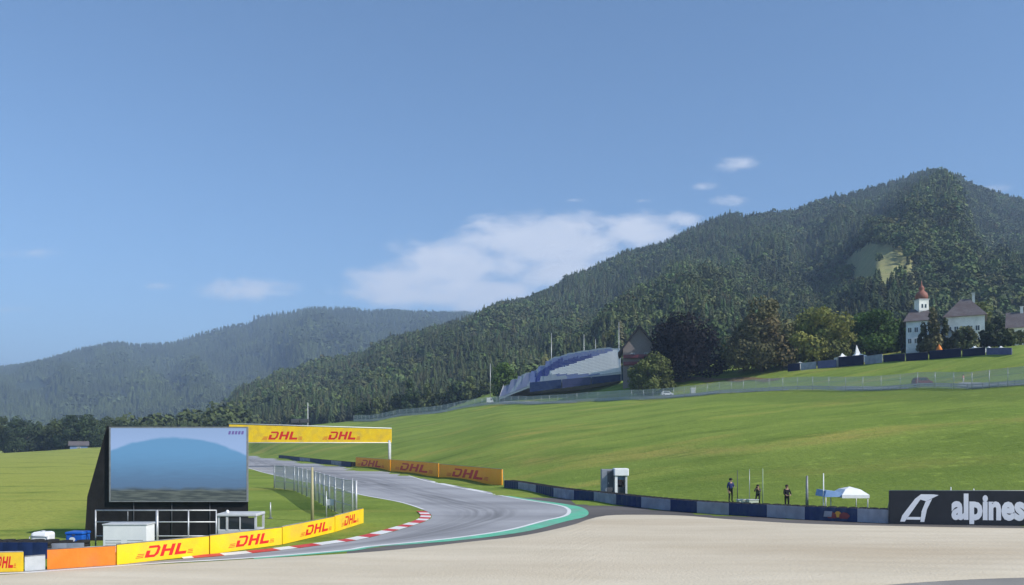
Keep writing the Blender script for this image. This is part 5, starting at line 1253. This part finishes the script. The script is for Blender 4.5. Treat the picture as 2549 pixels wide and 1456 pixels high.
def gazebo():
    Y = 54.5; a, b, c = w_at(2041, 1231, Y), w_at(2082, 1231, Y), w_at(2149, 1234, Y); x = (a.x+c.x)/2; z = g1(x, Y+0.5); O = Vector((x, Y, z))
    ze = c.z-z; zp = w_at(0, 1211, Y).z-z
    t = thing('gazebo', 'low white gazebo canopy with pale blue left side behind the tyre wall', 'gazebo', tuple(O))
    x0, xm, x1 = a.x-x, b.x-x, c.x-x; M_LB = noisy('sky_blue_canvas', (0.20, 0.33, 0.60), (0.28, 0.42, 0.68), 2, 0.7)
    m = MB(); pk = (xm+x1)/2
    E_ = [(xm, -0.9, ze+0.12), (x1, -0.9, ze+0.12), (x1, 1.1, ze+0.12), (xm, 1.1, ze+0.12)]; mid = [(pk+(p[0]-pk)*0.55, 0.1+(p[1]-0.1)*0.55, ze+0.12+(zp-ze)*0.55) for p in E_]
    for i in range(4): j = (i+1) % 4; m.poly([E_[i], E_[j], mid[j], mid[i]]); m.poly([mid[i], mid[j], (pk, 0.1, zp)])
    for i in range(4):
        j = (i+1) % 4; p, q = Vector(E_[i]), Vector(E_[j]); m.poly([p, q, q-Vector((0, 0, 0.22)), p-Vector((0, 0, 0.22))])
    m.done('canopy', M_WHT, t)
    m = MB(); m.prism([(x0, -0.8, ze-0.02), (xm-0.01, -0.8, ze-0.02), (xm-0.01, -0.8, ze+0.30), (x0+0.1, -0.8, ze+0.42)], (0, 1.7, 0)); m.done('side_canopy', M_LB, t)
    for px, py in ((x0+0.08, -0.75), (x1-0.08, -0.8), (x1-0.08, 1.0), (xm, 1.0)):
        m = MB(); m.tube([(px, py, -0.3), (px, py, ze+0.1)], 0.035, 6); m.done('leg', M_STEEL, t)
gazebo()
for k, (fx, fy) in enumerate(((2366, 1176), (2423, 1176))):
    pole(['slim white pole standing behind the black board', 'short white pole behind the black board, right one'][k], fx, 0, 1212 if k == 0 else 1216, 0.05, M_WHT, name='post', cat='post', group=gp, Y=52)

# ------------------------------------------------------------------ single trees
def leaf_tree(name, label, fx, fy_base, fy_top, wF, base_col, Y=None, group=None, cat='tree', shape='round', dens=1.0, col2=None, seed=0, trunk=0.12, csize=0.5):
    p = place(fx, fy_base, Y); H = EYE+(HY-fy_top)/FPX*p.y-p.z; Wd = wF/FPX*p.y
    rng = np.random.default_rng(100+seed); t = thing(name, label, cat, tuple(p), 0, group)
    # lobes arranged through the crown volume
    rx = Wd/2; z0 = H*trunk; rz = (H-z0)/2; cz = z0+rz; lobes = []
    nl = 22 if wF > 60 else 11
    if shape == 'dome': nl = 26
    for k in range(nl):
        d = rng.normal(size=3); d /= np.linalg.norm(d); rr = rng.uniform(0.35, 0.86) if shape != 'dome' else rng.uniform(0.30, 0.56)
        zf = d[2]*rr
        taper = 1.0 if shape in ('round', 'dome') else (1.0-0.55*max(0, zf+0.2))
        lobes.append((np.array([d[0]*rr*rx*taper, d[1]*rr*rx*taper, cz+zf*rz*1.05]), rng.uniform(0.20, 0.42)*(1 if shape == 'round' else 1.2 if shape == 'dome' else 0.85-0.35*zf)))
    for q in range(7): lobes.append((np.array([math.cos(q*.9)*rx*0.62, math.sin(q*.9)*rx*0.62, z0+rz*0.36]), 0.38))
    lobes.append((np.array([rng.normal(0, .08)*rx, 0, cz+rz*0.62]), 0.36)); lobes.append((np.array([0, 0, cz-rz*0.2]), 0.55))
    area = rx*rz*4; nq = int(min(15000, 260+dens*area*24/(csize/0.5)**2)); L_ = rng.integers(0, len(lobes), nq)
    C = np.array([l[0] for l in lobes])[L_]; Rr = np.array([l[1] for l in lobes])[L_]
    D = rng.normal(size=(nq, 3)); D /= np.linalg.norm(D, axis=1)[:, None]; k = rng.uniform(0.62, 1.10, nq)
    k = np.where(rng.random(nq) < 0.04, k*1.14, k)
    P = C+D*(Rr*k)[:, None]*np.array([rx, rx, rz]); P[:, 2] = np.clip(P[:, 2], 0.15, H)
    N = D+rng.normal(0, 0.5, (nq, 3)); N /= np.linalg.norm(N, axis=1)[:, None]
    A = np.cross(N, rng.normal(size=(nq, 3))); A /= np.linalg.norm(A, axis=1)[:, None]; B = np.cross(N, A)
    s = csize*rng.uniform(0.55, 1.2, (nq, 1))
    V = np.stack([P+A*s, P+B*s*0.75, P-A*s*rng.uniform(.6, 1, (nq, 1)), P-B*s*0.8], 1).reshape(-1, 3); Q = np.arange(nq*4).reshape(-1, 4)
    lt = rng.uniform(0.65, 1.4, len(lobes))[L_][:, None]; T = np.array(base_col)[None]*lt*rng.uniform(0.75, 1.3, (nq, 1))
    if col2 is not None:
        w = (rng.random(len(lobes)) < 0.35)[L_][:, None]*rng.uniform(0.3, 1, (nq, 1)); T = T*(1-w)+np.array(col2)[None]*w*rng.uniform(0.8, 1.2, (nq, 1))
    link('crown', np_mesh('crown', V, Q, [M_LEAF], tint=np.clip(T, 0.003, 1)), t)
    m = MB(); tr = max(0.12, Wd*0.028); m.tube([(0, 0, -0.3), (0.05*tr, 0, H*0.3), (0.3*tr, 0, H*0.62)], tr, 8, r2=tr*0.35)
    for q in range(5):
        a = q*1.25+rng.random(); m.tube([(0, 0, H*(0.2+0.07*q)), (math.cos(a)*rx*0.35, math.sin(a)*rx*0.35, H*(0.36+0.07*q)), (math.cos(a)*rx*0.62, math.sin(a)*rx*0.62, H*(0.48+0.07*q))], tr*0.4, 6, r2=tr*0.12)
    m.done('trunk', M_BARK, t); return t
def spruce(name, label, fx, fy_base, fy_top, wF, col, Y=None, group=None, seed=0, cat='tree'):
    p = place(fx, fy_base, Y); H = EYE+(HY-fy_top)/FPX*p.y-p.z; rng = np.random.default_rng(500+seed)
    t = thing(name, label, cat, tuple(p), 0, group); v, q = conifer_proto(20, 11, rng); Wd = wF/FPX*p.y; k = Wd/(0.48*H)
    V = v*np.array([H*k, H*k, H]); T = np.array(col)[None]*rng.uniform(0.6, 1.4, (len(q), 1))
    link('crown', np_mesh('crown', V, q, [M_LEAF], tint=T), t)
    m = MB(); m.tube([(0, 0, -0.3), (0, 0, H*0.95)], H*0.016, 8, r2=H*0.003); m.done('trunk', M_BARK, t); return t
leaf_tree('copper_beech', 'huge round copper beech with near black foliage beside the chalet', 1700, 935, 774, 238, (0.010, 0.0075, 0.0075), Y=254, dens=2.0, seed=1, shape='dome', trunk=0.0, csize=0.55)
leaf_tree('maple_tree', 'tall olive tree with reddish brown top right of the dark beech', 1896, 938, 736, 196, (0.125, 0.120, 0.055), Y=242, col2=(0.20, 0.15, 0.075), dens=1.9, seed=2, shape='tall', trunk=0.03)
leaf_tree('maple_tree', 'yellow green tree right of the tallest olive tree', 2024, 918, 764, 180, (0.145, 0.165, 0.048), Y=240, col2=(0.24, 0.24, 0.06), dens=1.9, seed=3, trunk=0.04)
leaf_tree('lime_tree', 'broad deep green tree between the yellow green tree and castle', 2166, 900, 774, 200, (0.065, 0.115, 0.024), Y=246, dens=2.0, seed=4, trunk=0.05)
leaf_tree('bush', 'low yellow green bush in front of the chalet and dark beech', 1624, 940, 874, 116, (0.105, 0.125, 0.038), Y=244, cat='bush', dens=1.4, seed=5, trunk=0.0, csize=0.4)
leaf_tree('bush', 'round bright green bush at the left end of the grandstand', 1262, 960, 905, 84, (0.070, 0.115, 0.022), Y=318, cat='bush', dens=1.4, seed=6, trunk=0.0)
spruce('spruce', 'blue green spruce squeezed between the dark beech and olive tree', 1801, 935, 838, 52, (0.060, 0.105, 0.050), Y=262, seed=1)
spruce('spruce', 'dark slender spruce directly left of the castle wing', 2244, 880, 790, 42, (0.045, 0.065, 0.028), Y=225, seed=2)
leaf_tree('garden_tree', 'olive garden tree covering the gap right of the onion tower', 2322, 868, 762, 44, (0.14, 0.13, 0.065), Y=205, seed=7, trunk=0.03, shape='tall', group='garden trees round the castle')
leaf_tree('garden_tree', 'low garden tree in front of the white castle house', 2402, 872, 812, 66, (0.12, 0.13, 0.06), Y=203, seed=8, trunk=0.02, group='garden trees round the castle')
leaf_tree('garden_tree', 'dark garden tree right of the white castle house', 2464, 872, 806, 58, (0.040, 0.055, 0.028), Y=205, seed=9, trunk=0.03, group='garden trees round the castle')
leaf_tree('garden_tree', 'light green garden tree rising behind the castle house roof', 2440, 850, 748, 70, (0.115, 0.135, 0.042), Y=242, seed=10, trunk=0.03, group='garden trees round the castle')
leaf_tree('garden_tree', 'garden tree hiding the foot of the farmhouse', 2515, 874, 818, 70, (0.080, 0.095, 0.040), Y=200, seed=11, trunk=0.02, group='garden trees round the castle')
# edge of the woods
rng_e = random.Random(3)
ge_ = 'edge trees at the foot of the wooded mountain'
edge = [(905,1050,1000,46),(945,1045,985,44),(985,1040,978,50),(1022,1036,948,54),(1062,1034,952,46),(1100,1030,968,44),(1135,1028,944,50),(1172,1024,938,56),(1212,1018,950,46)]
ordw = ['first', 'second', 'third', 'fourth', 'fifth', 'sixth', 'seventh', 'eighth', 'ninth', 'tenth', 'eleventh', 'twelfth', 'thirteenth', 'fourteenth', 'fifteenth']
for k, (fx, fb, ft, w) in enumerate(edge[::-1]):
    c = [(0.075, 0.095, 0.038), (0.10, 0.125, 0.045), (0.050, 0.078, 0.03)][k % 3]; tone = ['mid green', 'light green', 'dark green'][k % 3]
    leaf_tree('edge_tree', f'{tone} tree at the wood edge, {ordw[k]} one left of the grandstand', fx, fb, ft, w, c, Y=378+3*k, group=ge_, seed=20+k, trunk=0.06, csize=0.75)
gl_ = 'trees behind the meadow at the left'
left = [(-60,1128,1036,70),(-5,1128,1030,66),(48,1128,1034,62),(95,1127,1044,60),(140,1126,1040,58),(183,1124,1034,64),(226,1122,1032,60),(262,1120,1036,58),(300,1118,1044,54),(338,1116,1050,50),(376,1114,1054,50),(415,1110,1056,46),(455,1108,1054,46),(500,1106,1046,46),(545,1104,1040,46)]
for k, (fx, fb, ft, w) in enumerate(left):
    c = [(0.050, 0.075, 0.032), (0.070, 0.095, 0.035), (0.040, 0.062, 0.03)][k % 3]; tone = ['dark green', 'mid green', 'blackish green'][k % 3]
    where = f'{ordw[8-k-1]} one left of the screen' if k < 8 else f'{ordw[k-8]} one above the screen'
    (spruce if k % 5 == 3 else leaf_tree)('meadow_tree', f"{tone} {'spruce' if k % 5 == 3 else 'tree'} behind the left meadow, {where}", fx, fb, ft, w*1.25, c, Y=392+rng_e.uniform(-8, 14), group=gl_, seed=40+k)
# a darker wood mass behind that first row, and a blue shed in front of it
def back_wood():
    rng = np.random.default_rng(9); n = 420; X = rng.uniform(-330, -150, n); Yv = rng.uniform(412, 500, n)
    s_ok = (CX+FPX*X/Yv < 640); X, Yv = X[s_ok], Yv[s_ok]; n = len(X); Z = gz(X, Yv); protos = [leafy_proto(120, 0.09, rng) for _ in range(4)]+[conifer_proto(11, 8, rng) for _ in range(3)]
    kind = rng.integers(0, 7, n); H = rng.uniform(10, 16.5, n); tint = np.where((kind < 4)[:, None], DECID*0.8, CONIF)*rng.uniform(0.7, 1.3, (n, 1))
    V, Q, T = plant(protos, kind, np.column_stack([X, Yv, Z-0.3]), H, rng.uniform(0.9, 1.2, n), rng, tint)
    o = struct(link('valley_wood', np_mesh('valley_wood', V, Q, [M_FARLEAF], tint=np.clip(T, 0.004, 1))), 'stuff'); o['label'] = 'mass of dark wood filling the valley behind the left meadow'; o['category'] = 'wood'
back_wood()
gable_house('shed', 'small blue shed at the wood edge behind the left meadow', 174, 218, 1122, 1108, 1098, 372, 6, noisy('faded_blue_paint', (0.10, 0.16, 0.32), (0.14, 0.21, 0.38), 1, 0.7), M_SHING, front='eave', windows=((0.5, 0.3, 1.2, 0.9),), cat='shed')
# earth bank under the beech
def earth_bank():
    pts = []; 
    for fx in range(1600, 1960, 20):
        t_ = (fx-1600)/360; pts.append((fx, 941+2*math.sin(fx*0.05), 951-2*t_+3*math.sin(fx*0.09)))
    V = []; 
    for fx, f0, f1 in pts:
        a = hit(fx, f0); b = hit(fx, f1)
        for p in (a, (a+b)/2, b): V.append((p.x, p.y, g1(p.x, p.y)+0.12))
    n = len(pts); Q = np.array([(k*3+j, k*3+j+1, k*3+j+4, k*3+j+3) for k in range(n-1) for j in range(2)])
    struct(link('earth_bank', np_mesh('earth_bank', np.array(V), Q, [noisy('reddish_earth', (0.15, 0.105, 0.055), (0.20, 0.15, 0.07), 0.6, 0.95)], smooth=True)))
earth_bank()
for k, (fx, fb, ft, w, c, Y_, lb) in enumerate(((2300, 868, 800, 34, (0.075, 0.080, 0.045), 207, 'thin garden tree against the castle wing below the tower'),
    (2352, 868, 790, 30, (0.060, 0.075, 0.035), 206, 'narrow dark garden tree between annex and castle house'),
    (2380, 868, 822, 40, (0.100, 0.100, 0.055), 204, 'brownish garden tree below the middle of the castle house'),
    (2486, 862, 786, 60, (0.055, 0.072, 0.034), 238, 'tall dark garden tree between castle house and farmhouse'))):
    leaf_tree('garden_tree', lb, fx, fb, ft, w, c, Y=Y_, seed=70+k, trunk=0.02, shape='tall', group='garden trees round the castle')
# ------------------------------------------------------------------ air
def haze():
    mb = MB(); mb.box(-7000, -600, -9, 7000, 8000, 730)
    m = bpy.data.materials.new('haze_air'); m.use_nodes = True; nt = m.node_tree
    nt.nodes.remove(nt.nodes['Principled BSDF']); v = nt.nodes.new('ShaderNodeVolumePrincipled')
    v.inputs['Color'].default_value = (0.50, 0.68, 0.98, 1); v.inputs['Density'].default_value = HAZE; v.inputs['Anisotropy'].default_value = 0.0
    nt.links.new(v.outputs[0], nt.nodes['Material Output'].inputs['Volume'])
    o = mb.done('haze', m); o['kind'] = 'stuff'; o['label'] = 'thin blue summer haze over the valley'; o['category'] = 'haze'
HAZE = 0.00024
haze()
